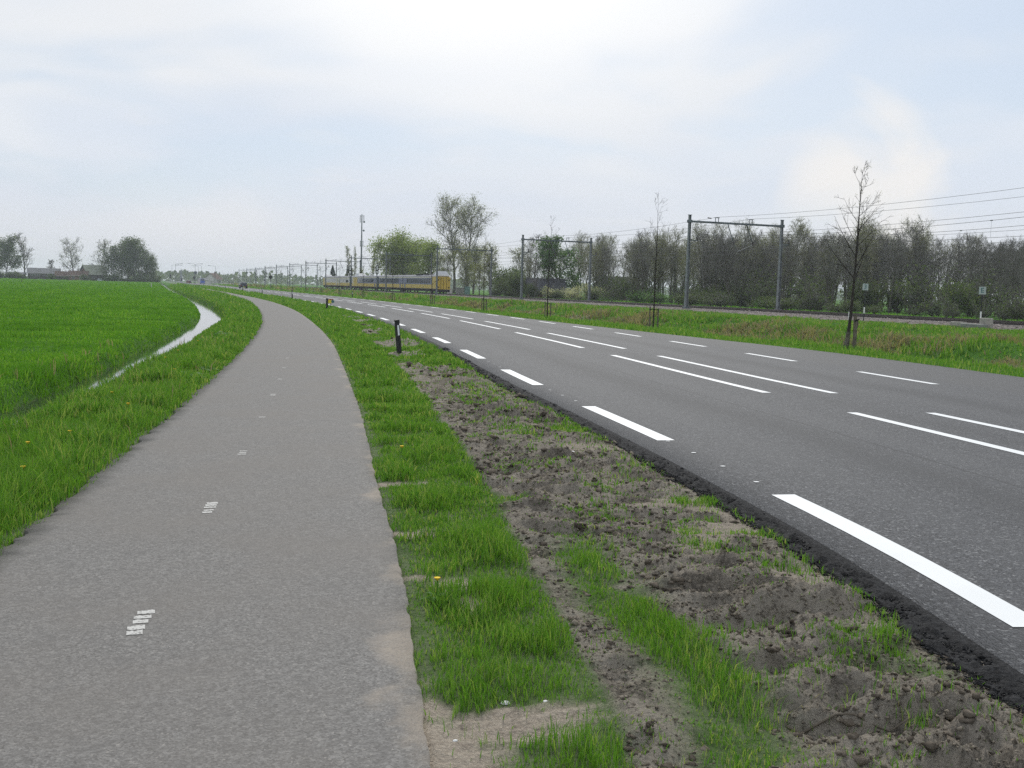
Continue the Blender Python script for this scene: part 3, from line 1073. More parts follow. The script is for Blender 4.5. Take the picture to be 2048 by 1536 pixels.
# ------------------------------------------------------------------ train
def train_car(root, y0, L, cab_front=False, cab_rear=False, panto=False, pale_side=False):
    """one coach of a train; y0 is the end nearest the cycle path, coach runs to y0+L"""
    W2 = 1.4
    zb, zy, zw, zl = 0.80, 1.66, 2.92, 3.10
    car = MB()
    ya, yb = y0 + 0.25, y0 + L - 0.25
    prof = [(-W2 + .08, zb), (W2 - .08, zb), (W2, zb + .12), (W2, zl), (W2 - .12, 3.30), (.75, 3.52), (0, 3.6), (-.75, 3.52), (-W2 + .12, 3.30), (-W2, zl), (-W2, zb + .12)]
    body = MB().prism(prof, 1, ya, yb).build('coach_body', M['train_roof'], root)
    for s in (-1, 1):
        x0, x1 = (W2 + .003, W2 + .014)
        a, c = (x0, x1) if s > 0 else (-x1, -x0)
        MB().box(a, c, ya, yb, zb + .12, zy).build('yellow_panel', M['train_yellow'], body)
        MB().box(a, c, ya, yb, zy + .003, zw).build('blue_band', M['train_white'] if pale_side else M['train_blue'], body)  # second unit has a cream window band instead of blue
        MB().box(a, c, ya, yb, zw + .003, zl + .04).build('cream_line', M['train_white'], body)
        nwin = int((L - 7) / 1.75)
        a2, c2 = (x1 + .003, x1 + .012) if s > 0 else (-x1 - .012, -x1 - .003)
        if s < 0:
            for k in range(nwin):
                wy = ya + 3.6 + k * 1.75
                MB().box(a2, c2, wy, wy + 1.35, zy + .25, zw - .14).build('window', M['glass'], body)
            for dy in (1.4, L - 2.9):
                d = MB().box(a2, c2, ya + dy, ya + dy + 1.1, zb + .16, zw - .02)
                d.build('door', M['train_blue'] if not pale_side else M['train_grey'], body)
            for ly in (L * .33, L * .7):
                MB().tube([(a2 - .004, ya + ly, 1.22), (a2 - .012, ya + ly, 1.22)], 0.16, 10).build('emblem', M['train_blue'], body)
    und = MB()
    und.box(-1.2, 1.2, ya + 4.5, yb - 4.5, .38, zb - .003)
    und.build('underframe', M['train_dark'], root)
    for by in (ya + 3.0, yb - 3.0):
        bg_ = MB()
        bg_.box(-1.05, 1.05, by - 1.6, by + 1.6, .42, .78)
        for wy in (-1.2, 1.2):
            for s in (-1, 1):
                bg_.tube([(s * .66, by + wy, .46), (s * .80, by + wy, .46)], .45, 14)
        bg_.build('bogie', M['train_dark'], root)
    for end, s in ((ya, -1), (yb, 1)):
        is_cab = (cab_front and s < 0) or (cab_rear and s > 0)
        if not is_cab:
            MB().box(-1.2, 1.2, end if s > 0 else end - .24, end + .24 if s > 0 else end, zb + .1, 3.2).build('gangway', M['train_dark'], root)
            continue
        # blunt yellow nose with gangway doors, cab raised on the roof
        q = lambda o_: end + s * o_
        nose = MB()
        secs = [(0.004, W2 + .016, zb + .10, 3.16), (0.5, W2 - .02, zb + .05, 3.14), (0.85, W2 - .18, zb + .02, 3.08)]
        P, F = [], []
        for (o_, w, z0, z1) in secs:
            P += [(-w, q(o_), z0), (w, q(o_), z0), (w, q(o_), z1), (-w, q(o_), z1)]
        for l in range(2):
            for i in range(4):
                j = (i + 1) % 4
                F.append((l * 4 + i, l * 4 + j, l * 4 + 4 + j, l * 4 + 4 + i))
        F.append((8, 9, 10, 11))
        nose.add(P, F)
        no = nose.build('nose', M['train_yellow'], root)
        for sx in (-1, 1):
            a, c = sorted((sx * (W2 + .030), sx * (W2 + .018)))
            MB().box(a, c, min(end, q(-2.3)), max(end, q(-2.3)), zb + .12, zl + .04).build('yellow_cab_side', M['train_yellow'], no)
        for sx in (-.03, .55, -.55):
            MB().box(sx - .025, sx + .025, min(q(.854), q(.872)), max(q(.854), q(.872)), zb + .05, 3.0).build('gangway_door_seam', M['train_dark'], no)
        for sx in (-1.0, 1.0):
            for zz in (1.2, 2.55):
                MB().tube([(sx, q(.84), zz), (sx, q(.90), zz)], .12, 8).build('headlight', M['train_dark'], no)
        MB().box(-1.15, 1.15, min(q(0), q(1.0)), max(q(0), q(1.0)), .30, zb - .02, .05).build('coupler_skirt', M['train_dark'], no)
        cb = MB()
        P = [(-1.15, q(-2.3), 3.42), (1.15, q(-2.3), 3.42), (1.28, q(.55), 3.16), (-1.28, q(.55), 3.16),
             (-.80, q(-1.2), 4.12), (.80, q(-1.2), 4.12), (.85, q(-.35), 4.18), (-.85, q(-.35), 4.18)]
        cb.add(P, [(3, 2, 1, 0), (4, 5, 6, 7), (0, 1, 5, 4), (1, 2, 6, 5), (2, 3, 7, 6), (3, 0, 4, 7)])
        co = cb.build('roof_cab', M['train_grey'], root)
        def face_quad(p00, p10, p11, p01, u0, u1, v0, v1, lift):
            p = [Vector(x) for x in (p00, p10, p11, p01)]
            nrm = (p[1] - p[0]).cross(p[3] - p[0]).normalized() * lift
            f = lambda u, v: (p[0] * (1 - u) + p[1] * u) * (1 - v) + (p[3] * (1 - u) + p[2] * u) * v + nrm
            return [f(u0, v0), f(u1, v0), f(u1, v1), f(u0, v1)]
        for u0, u1 in ((.08, .48), (.52, .92)):
            MB().add(face_quad(P[3], P[2], P[6], P[7], u0, u1, .38, .82, .012 if s > 0 else -.012) +
                     face_quad(P[3], P[2], P[6], P[7], u0, u1, .38, .82, .02 if s > 0 else -.02),
                     [(0, 1, 2, 3), (4, 5, 6, 7), (0, 1, 5, 4), (1, 2, 6, 5), (2, 3, 7, 6), (3, 0, 4, 7)]).build('cab_window', M['glass'], co)
        MB().box(-1.1, 1.1, min(q(.1), q(.62)), max(q(.1), q(.62)), 3.22, 3.36, .03).build('cab_ledge', M['train_white'], co)
    if panto:
        pb = MB()
        yc = y0 + 9
        pb.box(-.9, .9, yc - 1.5, yc + 1.5, 3.63, 3.72)
        for s in (-.5, .5):
            pb.tube([(s, yc + 1.1, 3.7), (s * .8, yc - 1.2, 4.35), (s * .4, yc + .4, 4.95)], .045, 5)
        pb.tube([(-.9, yc + .4, 4.98), (.9, yc + .4, 4.98)], .05, 5)
        pb.build('pantograph', M['train_dark'], root)
        rb = MB()
        rb.box(-1.0, 1.0, yc + 3, yc + 8, 3.50, 3.72, .06)
        rb.build('roof_equipment', M['train_dark'], root)


t1 = thing('passenger_train', 'yellow passenger train with violet window band and cab raised on its roof', 'train', (TRACKS[0], 0, BED + .17))
for i in range(3):
    train_car(t1, 184.4 + i * 26.6, 26.6, cab_front=(i == 0), cab_rear=(i == 2), panto=(i == 0))
t2 = thing('passenger_train', 'second yellow train unit coupled behind, its side pale', 'train', (TRACKS[0], 0, BED + .17))
for i in range(2):
    train_car(t2, 264.9 + i * 26.6, 26.6, cab_front=(i == 0), cab_rear=(i == 1), pale_side=True)

# ------------------------------------------------------------------ trees
def seg_mesh(name, segs, nside=5, thin=0.03):
    """segments (p0,p1,r0,r1) to tubes; the thin ones get three sides"""
    A = np.array([[*s[0], *s[1], s[2], s[3]] for s in segs], float)
    V, Q, base = [], [], 0
    for n, sel in ((nside, A[:, 6] > thin), (3, A[:, 6] <= thin)):
        B = A[sel]
        if not len(B):
            continue
        p0, p1, r0, r1 = B[:, :3], B[:, 3:6], B[:, 6], B[:, 7]
        d = p1 - p0
        d /= np.maximum(np.linalg.norm(d, axis=1, keepdims=True), 1e-6)
        a = np.where(np.abs(d[:, 2:3]) < 0.9, np.array([[0, 0, 1.]]), np.array([[1., 0, 0]]))
        s = np.cross(d, a)
        s /= np.linalg.norm(s, axis=1, keepdims=True)
        t = np.cross(d, s)
        an = np.arange(n) * 2 * np.pi / n
        ring = s[:, None, :] * np.cos(an)[None, :, None] + t[:, None, :] * np.sin(an)[None, :, None]
        v = np.concatenate([p0[:, None, :] + ring * r0[:, None, None], p1[:, None, :] + ring * r1[:, None, None]], 1)
        V.append(v.reshape(-1, 3))
        i = base + np.arange(len(B))[:, None] * 2 * n + np.arange(n)[None, :]
        j = base + np.arange(len(B))[:, None] * 2 * n + (np.arange(n)[None, :] + 1) % n
        Q.append(np.stack([i, j, j + n, i + n], 2).reshape(-1, 4))
        base += len(B) * 2 * n
    return mesh_np(name, np.concatenate(V), np.concatenate(Q))


def leaf_mesh(name, pts, size, rng, flat=0.0, aspect=0.6):
    n = len(pts)
    pts = np.asarray(pts, float)
    d = rng.normal(size=(n, 3))
    d[:, 2] *= (1 - flat)
    d /= np.linalg.norm(d, axis=1, keepdims=True)
    e = rng.normal(size=(n, 3))
    e = e - d * np.sum(e * d, 1, keepdims=True)
    e /= np.linalg.norm(e, axis=1, keepdims=True)
    s = size * rng.uniform(0.55, 1.3, (n, 1))
    a, b = d * s * 0.5, e * s * 0.5 * aspect
    V = np.stack([pts - a, pts + b, pts + a, pts - b], 1).reshape(-1, 3)
    return mesh_np(name, V, np.arange(n * 4).reshape(-1, 4))


def unit(v):
    return v / max(np.linalg.norm(v), 1e-9)


def grow(rng, H, r0, clear=0.25, n1=16, ang=(35, 55), len1=0.42, up=0.35, sub=(6, 5), twig=0.02, shape='oval', crook=0.04, leader=1.0, forks=None, droop=0.0):
    """skeleton of a broadleaf tree. returns wood segments, twig segments, tip points"""
    wood, tw, tips = [], [], []

    def limb(p, d, L, r, lev):
        n = max(3, int(L / (0.5 if lev < 2 else 0.35)))
        n = min(n, 9 if lev < 2 else 5)
        pts = [np.array(p)]
        dd = np.array(d)
        for i in range(n):
            dd = unit(dd + rng.normal(size=3) * crook * (1 + lev) + np.array([0, 0, (up if lev else 0.02) * 0.11 - droop * lev * 0.12]))
            pts.append(pts[-1] + dd * L / n)
        rr = np.linspace(r, max(r * (0.06 if lev == 0 else 0.22), twig * 0.35), n + 1)
        for i in range(n):
            (wood if lev < 2 else tw).append((pts[i], pts[i + 1], rr[i], rr[i + 1]))
        return pts, rr

    def children(pts, rr, L, lev):
        if lev > len(sub):
            tips.append(pts[-1])
            tips.append(pts[len(pts) // 2])
            return
        m = sub[lev - 1]
        for k in range(m):
            t = rng.uniform(0.22, 1.0)
            f = t * (len(pts) - 1)
            i = min(int(f), len(pts) - 2)
            p = pts[i] + (pts[i + 1] - pts[i]) * (f - i)
            ax = unit(pts[i + 1] - pts[i])
            sd = rng.normal(size=3)
            sd = unit(sd - ax * np.dot(sd, ax))
            a = math.radians(rng.uniform(28, 58))
            d = ax * math.cos(a) + sd * math.sin(a)
            l = L * rng.uniform(0.35, 0.62) * (1.15 - 0.5 * t)
            r = max(rr[i] * 0.55, twig) if lev < 2 else twig * rng.uniform(.6, 1)
            q, qr = limb(p, d, l, r, lev + 1)
            children(q, qr, l, lev + 1)

    stems = forks or [((0, 0, 0), (0, 0, 1), 1.0, r0)]
    for (sp, sdir, hf, sr) in stems:
        pts, rr = limb(sp, unit(np.array(sdir, float)), H * hf * leader, sr, 0)
        for k in range(n1):
            t = clear + (1 - clear) * ((k + rng.uniform(0, 0.9)) / n1)
            t = min(t, 0.985)
            f = t * (len(pts) - 1)
            i = min(int(f), len(pts) - 2)
            p = pts[i] + (pts[i + 1] - pts[i]) * (f - i)
            az = k * 2.4 + rng.uniform(-.5, .5)
            u = (t - clear) / (1 - clear)
            if shape == 'oval':
                lf = 0.45 + 0.9 * math.sin(math.pi * min(1, u * 0.8 + 0.18)) * 0.62
            elif shape == 'cone':
                lf = 1.05 - 0.85 * u
            else:
                lf = 0.95 - 0.35 * u
            a = math.radians(rng.uniform(*ang) * (1 - 0.35 * u))
            d = np.array([math.cos(az) * math.sin(a), math.sin(az) * math.sin(a), math.cos(a)])
            L = H * hf * len1 * lf * rng.uniform(0.75, 1.15)
            q, qr = limb(p, d, L, max(rr[i] * 0.5, twig * 1.2), 1)
            children(q, qr, L, 1)
        tips.append(pts[-1])
    return wood, tw, tips


def make_tree(name, label, cat, wood, tw, tips, rng, m_bark, m_twig, m_leaf=None, leaf_n=0, leaf_size=0.2, leaf_spread=0.35, group=None, nside=6, thin=0.03):
    t = thing(name, label, cat, (0, 0, 0), 0, group)
    obj('trunk', seg_mesh('trunk', wood, nside, thin), m_bark, t)
    cr = None
    if tw:
        cr = obj('crown', seg_mesh('crown', tw, 3), m_twig, t)
    if m_leaf is not None and leaf_n:
        T = np.array(tips)
        idx = rng.randint(0, len(T), leaf_n)
        P = T[idx] + rng.normal(size=(leaf_n, 3)) * leaf_spread
        P[:, 2] = np.maximum(P[:, 2], 0.15)
        obj('leaves', leaf_mesh('leaves', P, leaf_size, rng), m_leaf, t if cr is None else cr)
    return t


used = set()


def place(proto, loc, rz, sc, label=None, group=None):
    if proto.name not in used:
        used.add(proto.name)
        proto.location = loc
        proto.rotation_euler = (0, 0, rz)
        proto.scale = sc if isinstance(sc, tuple) else (sc,) * 3
        if label:
            proto['label'] = label
        if group:
            proto['group'] = group
        return proto
    c = copy_tree(proto, loc, rz, sc, label, group)
    if group is None and 'group' in c:
        pass
    return c


def gz(x, y):
    return float(hgt(np.array([x]), np.array([y]))[0])


# --- bare trees of the wood beyond the railway
G_WOOD = 'bare trees of the wood beyond the railway'
wood_protos = []
for v in range(6):
    rng = RS(100 + v)
    multi = v in (1, 4)
    forks = None
    if multi:
        forks = [((0.12 * math.cos(a), 0.12 * math.sin(a), 0), (0.13 * math.cos(a), 0.13 * math.sin(a), 1), rng.uniform(.85, 1.0), 0.13) for a in (0.3, 2.3, 4.4)]
    w_, t_, tp = grow(rng, 8.7, 0.16, 0.22 if not multi else 0.3, 17 if not multi else 9, (22, 46), 0.40, 0.55, (10, 7), 0.0145, 'oval', 0.05, forks=forks)
    bud = v in (2, 3, 5)
    tr_ = make_tree('bare_tree', ['slender bare tree with grey twigs in the wood beyond the railway', 'bare tree with several stems from one foot in the wood',
                                  'tree with olive buds on upright twigs in the wood', 'budding tree with yellowish twig tips in the wood beyond the tracks',
                                  'bare many-stemmed tree with dark twigs in the wood', 'tall budding tree with a narrow crown in the wood'][v], 'tree',
                    w_, t_, tp, rng, M['bark_green'] if bud else M['bark'], M['twig_olive'] if bud else M['twig'], M['bud'] if bud else None, 1700, 0.085, 0.22, G_WOOD)
    wood_protos.append(tr_)
rw = RS(77)
spots = []
# loose rows where the sky shows between the stems, dense stand in the middle, budding row on the left
for y in np.arange(62, 118, 3.3):
    spots.append((rw.uniform(92, 104), y * 1.16 + rw.uniform(-1.2, 1.2), rw.uniform(0.78, 0.92), (0, 1, 4, 0)[rw.randint(4)]))
for y in np.arange(92, 150, 2.1):
    if y < 104 and rw.rand() < .4:
        continue
    for q in range(2 if y > 110 else 1):
        spots.append((rw.uniform(70, 98), y + rw.uniform(-1, 1), rw.uniform(0.82, 1.08), (0, 1, 4, 5, 0, 1)[rw.randint(6)]))
for y in np.arange(128, 232, 4.6):
    spots.append((rw.uniform(78, 96), y + rw.uniform(-1.5, 1.5), rw.uniform(1.08, 1.3), (2, 3, 5, 2, 0)[rw.randint(5)]))
for y in np.arange(100, 168, 2.6):
    spots.append((rw.uniform(72, 108), y + rw.uniform(-1, 1), rw.uniform(0.9, 1.2), (0, 1, 4, 2, 3, 5)[rw.randint(6)]))
for y in np.arange(70, 200, 1.9):
    if y < 100 or (y < 125 and rw.rand() < .5):
        continue
    spots.append((rw.uniform(88, 122), y * 1.05 + rw.uniform(-1, 1), rw.uniform(.78, .95) if y < 110 else rw.uniform(1.0, 1.22), (0, 1, 4, 2, 3, 5, 0)[rw.randint(7)]))
for y in np.arange(120, 205, 6.5):
    spots.append((rw.uniform(98, 118), y + rw.uniform(-2, 2), rw.uniform(1.15, 1.35), (2, 3, 5)[rw.randint(3)]))
def wood_zone(x, y):
    a = math.degrees(math.atan2(x, y))
    if a > 43:
        return 'behind the letter board'
    if a > 37:
        return 'behind the leaning young tree'
    if a > 28:
        return 'behind the widest portal'
    return 'behind the blossoming hawthorns'


WOOD_LOOK = ['slender bare tree with grey twigs', 'bare tree with several stems from one foot', 'tree with olive buds on upright twigs',
             'budding tree with yellowish twig tips', 'many-stemmed bare tree with dark twigs', 'budding tree with a narrow crown']
spots += [(80, 79.5, .78, 0), (84, 83, .8, 1), (88, 86.5, .82, 4), (78, 76, .78, 1), (91, 90, .84, 0), (76, 79, .74, 0), (97, 97, .86, 0), (99, 99.5, .9, 4), (94, 95, .84, 1), (101, 104, .9, 0), (96, 100.5, .86, 1), (92, 93.5, .82, 0), (97, 91, .86, 0), (99, 96, .9, 1), (93, 97, .84, 4), (101, 102, .92, 0), (95, 87, .85, 1), (90, 92, .8, 0), (103, 93, .9, 4), (98, 83, .86, 0), (92, 79, .84, 1)]
for (x, y, s, v) in spots:
    pr = wood_protos[v]
    place(pr, (x, y, gz(x, y) - 0.03), rw.uniform(0, 6.28), (s * rw.uniform(.9, 1.1), s * rw.uniform(.9, 1.1), s), '%s in the wood %s' % (WOOD_LOOK[v], wood_zone(x, y)), G_WOOD)

# --- two tall poplars by the train's nose
for i, (x, y, H, sd_) in enumerate(((73.2, 256.5, 24.3, 11), (75.2, 251, 23.6, 12))):
    rng = RS(sd_)
    w_, t_, tp = grow(rng, H * .89, 0.42, 0.28, 20, (34, 58), 0.34, 0.6, (9, 7), 0.042, 'oval', 0.045, leader=0.97)
    t = make_tree('poplar_tree', ['very tall half-bare poplar with first leaves, its trunk leaning towards the train', 'very tall half-bare poplar with first leaves, standing away from the train'][i], 'tree',
                  w_, t_, tp, rng, M['bark'], M['twig'], M['bud'], 6000, 0.24, 0.75)
    t.location = (x, y, 0)

# --- willow behind the train
rng = RS(21)
forks = [((.3 * math.cos(a), .3 * math.sin(a), 0), (.42 * math.cos(a), .42 * math.sin(a), 1), .92, .28) for a in (0.2, 1.7, 3.1, 4.6)] + [((0, 0, 0), (.02, 0, 1), 1.0, .3)]
w_, t_, tp = grow(rng, 13.6, 0.4, 0.15, 12, (35, 78), 0.40, 0.35, (7, 5), 0.05, 'round', 0.06, forks=forks)
t = make_tree('willow_tree', 'broad round willow in fresh yellow-green leaf behind the train', 'tree', w_, t_, tp, rng, M['bark_green'], M['twig_olive'], M['willow'], 24000, 0.38, 0.95)
t.location = (66.3, 284, 0)
t.scale = (1.22, 1.22, 1.04)
rng = RS(22)
w_, t_, tp = grow(rng, 11.5, 0.3, 0.2, 14, (35, 65), 0.42, 0.35, (6, 5), 0.05, 'round', 0.06)
t = make_tree('willow_tree', 'smaller willow in fresh yellow-green leaf, right beside the broad round one', 'tree', w_, t_, tp, rng, M['bark_green'], M['twig_olive'], M['willow'], 7000, 0.34, 0.7)
t.location = (70.0, 272, 0)
t.scale = (1.2, 1.2, 1)

# --- chestnut, bare neighbour, garden trees by the house
rng = RS(31)
w_, t_, tp = grow(rng, 9.6, 0.24, 0.12, 20, (35, 66), 0.38, 0.3, (7, 5), 0.03, 'oval', 0.05)
t = make_tree('chestnut_tree', 'dense fresh green chestnut beside the dark-roofed house', 'tree', w_, t_, tp, rng, M['bark'], M['twig'], M['leaf'], 5200, 0.33, 0.32)
t.location = (70.6, 177.0, 0)
t.scale = (1.4, 1.4, 1)
rng = RS(32)
w_, t_, tp = grow(rng, 10.4, 0.2, 0.2, 16, (28, 50), 0.36, 0.4, (8, 6), 0.026, 'oval', 0.05)
t = make_tree('garden_tree', 'fine-twigged bare tree in front of the dark-roofed house', 'tree', w_, t_, tp, rng, M['bark'], M['twig'])
t.location = (68.4, 183.5, 0)
rng = RS(33)
w_, t_, tp = grow(rng, 9.4, 0.2, 0.15, 18, (30, 58), 0.40, 0.3, (7, 6), 0.03, 'round', 0.05)
mid = make_tree('garden_tree', 'brownish dense tree under the poplars beside the train', 'tree', w_, t_, tp, rng, M['bark'], M['twig'], M['bud'], 2600, 0.2, 0.5)
mid.location = (67.5, 226, 0)
for k, (x, y, s, lab) in enumerate(((70.0, 216, 1.05, 'brownish budding tree right of the poplars behind the portal post'), (66.0, 238, .92, 'brownish budding tree close behind the nose of the train'),
                                    (74, 242, 1.1, 'budding tree between the two poplar trunks'), (63.5, 203, .62, 'low budding tree behind the green cabinet'),
                                    (83, 232, 1.05, 'budding tree farther back behind the poplars'), (71, 262, .95, 'budding tree between willow and poplars behind the train'), (79, 258, 1.1, 'budding tree behind the trunk of the taller poplar'),
                                    (65.5, 221, .75, 'low budding tree right behind the white cabinet'), (68, 210, .8, 'low budding tree behind the grey and green cabinets'))):
    copy_tree(mid, (x, y, 0), 1.3 * k + .4, s, lab)

# --- conifers and columnar trees far along the line
def conifer(name, label, loc, H, Rb, seed, n=1300, base=0.08):
    rng = RS(seed)
    t = thing(name, label, 'tree', loc)
    MB().tube([(0, 0, 0), (0, 0, H * .5), (0, 0, H)], [H * .022, H * .014, .02], 6).build('trunk', M['bark'], t)
    u = rng.uniform(0, 1, n) ** 0.8
    z = H * (base + (1 - base) * u)
    tier = 1 - 0.25 * ((u * 9) % 1.0)
    r = Rb * (1 - u) ** 0.85 * tier * np.sqrt(rng.uniform(0.12, 1, n))
    a = rng.uniform(0, 6.28, n)
    P = np.stack([np.cos(a) * r, np.sin(a) * r, z - 0.12 * r], 1)
    obj('needles', leaf_mesh('needles', P, H * 0.055, rng, 0.3), M['needle'], t)
    return t


conifer('conifer_tree', 'broad dark conifer at the far end of the train', (54.6 + 6.5, 374, 0), 8.4, 2.6, 41, 1700)
conifer('conifer_tree', 'narrow dark conifer behind the train left of the black signal', (62.5, 352, 0), 8.2, .9, 42, 700)
conifer('conifer_tree', 'smallest narrow conifer behind the train beside the black signal', (63.8, 350, 0), 7.2, .65, 43, 500)
for i, (x, y, H, w, lab) in enumerate(((62.2, 343, 13.2, .95, 'columnar poplar with thin green haze beside the radio mast'), (63.2, 341, 12.4, .7, 'slim columnar poplar with dark stem, close beside its thicker twin'),
                                       (67, 331, 12.0, 1.1, 'columnar poplar right of the radio mast'), (64.9, 337, 6.2, 1.3, 'low bushy tree at the foot of the radio mast'))):
    rng = RS(50 + i)
    w_, t_, tp = grow(rng, H, .16, .06, 26, (9, 20), 0.22, .5, (6, 4), .035, 'round', .03)
    t = make_tree('columnar_poplar', lab, 'tree', w_, t_, tp, rng, M['bark_green'], M['twig_olive'], M['bud'], 800, .3, .22)
    t.location = (x, y, 0)
    t.scale = (w, w, 1)

# --- young staked trees along the road
young = []
for v in range(4):
    rng = RS(200 + v)
    w_, t_, tp = grow(rng, 6.0, 0.042, 0.30, 15, (36, 58), 0.27, 0.7, (4, 2), 0.0045, 'cone', 0.02)
    t = thing('young_tree', 'x', 'tree')
    obj('trunk', seg_mesh('trunk', w_, 6, 0.012), M['bark_dark'], t)
    obj('crown', seg_mesh('crown', t_, 3), M['bark_dark'], t)
    for s, dz in ((-.16, 0.0), (.20, -.08)):
        b = MB().tube([(s, -.02, -.25), (s * 1.03, -.02, 1.05 + dz)], [.036, .034], 7).build('stake', M['stake'], t)
    MB().tube([(-.17, -.055, .92), (0, -.09, .94), (.2, -.055, .90)], .018, 5).build('tie', M['strap'], t)
    young.append(t)


def verge_x(y):
    return float(ROAD_L(y) + ROAD_W(y)) + 2.2


G_YOUNG = 'young staked trees along the road'
ytrees = [(21.6, 42.3, 1.02), (22.0, 56.8, 0.98), (22.3, 70.2, 0.94), (22.7, 86.2, .95), (23.3, 104.6, .92), (24.2, 125, .93), (24.8, 145.5, .9), (25.0, 164, .92),
          (25.1, 182, .95), (25.2, 201, .92), (25.3, 221, .9), (25.3, 240, .94), (25.4, 257, .9), (25.4, 277, .9), (25.4, 294, .9), (25.4, 316, .9), (25.5, 338, .88),
          (25.5, 362, .9), (25.5, 388, .9), (25.5, 416, .92), (25.5, 446, .9), (25.5, 480, .9)]
ylab = {0: 'bare young tree with two short stakes standing in front of the wood', 1: 'bare young tree with stakes in front of the fresh green chestnut',
        2: 'thin bare young tree with two stakes right of the two poplars', 3: 'bare young tree with stakes crossing in front of the train nose'}
ryt = RS(9)
for i, (x, y, s) in enumerate(ytrees):
    o = place(young[(i + 1) % 4], (x, y, gz(x, y)), ryt.uniform(-.5, .5), s, ylab.get(i, 'bare young roadside tree in the long row beside the carriageway'), G_YOUNG)
    if i in ylab and 'group' in o:
        del o['group']

# the nearest one: leaning stem, stout stake and a strap
rng = RS(231)
w_, t_, tp = grow(rng, 6.0, 0.066, 0.36, 17, (34, 54), 0.31, 0.75, (5, 2), 0.0065, 'cone', 0.02,
                  forks=[((-.10, 0, 0), (.085, -.02, 1), 1.0, .062)])
nt = thing('young_tree', 'leaning bare young tree strapped to a thick weathered stake, buds on its twigs', 'tree', (21.75, 28.4, gz(21.75, 28.4)))
obj('trunk', seg_mesh('trunk', w_, 8, 0.012), M['bark_dark'], nt)
obj('crown', seg_mesh('crown', t_, 3), M['bark_dark'], nt)
P_ = np.array(tp)
P_ = P_[rng.randint(0, len(P_), 420)] + rng.normal(size=(420, 3)) * .03
obj('buds', leaf_mesh('buds', P_, .028, rng), M['bud'], nt)['kind'] = 'stuff'
MB().tube([(.09, -.14, -.3), (.115, -.13, .55), (.10, -.12, 1.20)], [.068, .062, .058], 9).build('stake', M['stake'], nt)
MB().tube([(.11, -.12, .62), (.24, -.06, .93), (.27, -.02, 1.03)], [.05, .045, .045], 8).build('stake', M['stake'], nt)
MB().tube([(.03, -.19, 1.0), (.12, -.2, 1.03), (.25, -.12, 1.06)], .022, 6).build('tie', M['strap'], nt)
MB().tube([(-.12, .02, -.05), (-.09, .0, .25), (-.05, -.01, .62)], [.11, .085, .066], 9).build('trunk_foot', M['bark'], nt)

# --- shrubs behind the railway
def shrub_proto(name, label, cat, seed, H, W_, n_leaf, leaf, m_leaf, m_twig, n1=9):
    rng = RS(seed)
    forks = [((.01 * rng.normal(), .01 * rng.normal(), 0), (.75 * rng.normal(), .75 * rng.normal(), 1), rng.uniform(.7, 1), .05) for _ in range(7)]
    w_, t_, tp = grow(rng, H, .05, .1, n1, (25, 60), .5, .3, (5, 3), .018, 'round', .07, forks=forks)
    t = thing(name, label, cat)
    obj('stems', seg_mesh('stems', w_, 4), M['bark'], t)
    cr = obj('crown', seg_mesh('crown', t_, 3), m_twig, t)
    T = np.array(tp)
    P = T[rng.randint(0, len(T), n_leaf)] + rng.normal(size=(n_leaf, 3)) * np.array([.3 * W_ / 2, .3 * W_ / 2, .25])
    P[:, 2] = np.abs(P[:, 2])
    obj('leaves', leaf_mesh('leaves', P, leaf, rng), m_leaf, cr)
    return t


G_SH = 'undergrowth shrubs at the edge of the wood'
sh = [shrub_proto('shrub', 'dark green shrub at the foot of the wood beyond the tracks', 'shrub', 61, 2.0, 2.2, 1500, .17, M['leaf_dark'], M['twig']),
      shrub_proto('shrub', 'twiggy brown-green shrub at the foot of the wood beyond the tracks', 'shrub', 62, 2.3, 2.0, 700, .15, M['leaf_dark'], M['twig']),
      shrub_proto('shrub', 'fresh green low shrub at the edge of the wood', 'shrub', 63, 1.8, 2.4, 1300, .16, M['leaf'], M['twig'])]
SH_LOOK = ['dark green shrub', 'twiggy brown-green shrub', 'fresh green shrub']
rsh = RS(64)
for y in np.arange(46, 205, 1.75):
    x = rsh.uniform(64.5, 72)
    v = (0, 0, 1, 0, 1, 2)[rsh.randint(6)]
    s = rsh.uniform(.45, 1.25) * (1.0 if y > 90 else .8)
    if rsh.rand() < .2:
        continue
    place(sh[v], (x, y + rsh.uniform(-.6, .6), gz(x, y) - .05), rsh.uniform(0, 6.3), (s * 1.3, s * 1.3, s * rsh.uniform(.6, 1.3)), '%s at the wood edge %s' % (SH_LOOK[v], wood_zone(x, y)), G_SH)
for y in np.arange(84, 168, 2.6):
    x = rsh.uniform(72, 88)
    s = rsh.uniform(1.2, 1.9)
    v = (0, 1, 1)[rsh.randint(3)]
    place(sh[v], (x, y + rsh.uniform(-1, 1), gz(x, y) - .05), rsh.uniform(0, 6.3), (s, s, s * 1.15), 'tall %s among the trunks %s' % (SH_LOOK[v], wood_zone(x, y)), G_SH)
for (x, y, s_) in ((68, 66, 1.0), (70.5, 69.5, 1.1), (66.5, 63.5, .9), (73, 72.5, 1.2), (67, 67.5, .8)):
    place(sh[1], (x, y, gz(x, y) - .05), x, s_, 'twiggy brown-green shrub at the wood edge behind the letter board', G_SH)
bl = shrub_proto('hawthorn_shrub', 'hawthorn shrub with cream blossom in front of the budding trees', 'shrub', 65, 2.4, 2.4, 1300, .2, M['blossom'], M['twig'])
for k, (x, y, s) in enumerate(((63.8, 164, .9), (66.3, 160, 1.0), (65.0, 156, .8), (68.5, 157, 1.15), (66, 151.5, .85))):
    place(bl, (x, y, 0), k * 1.7, s, None, 'blossoming hawthorn shrubs behind the railway')
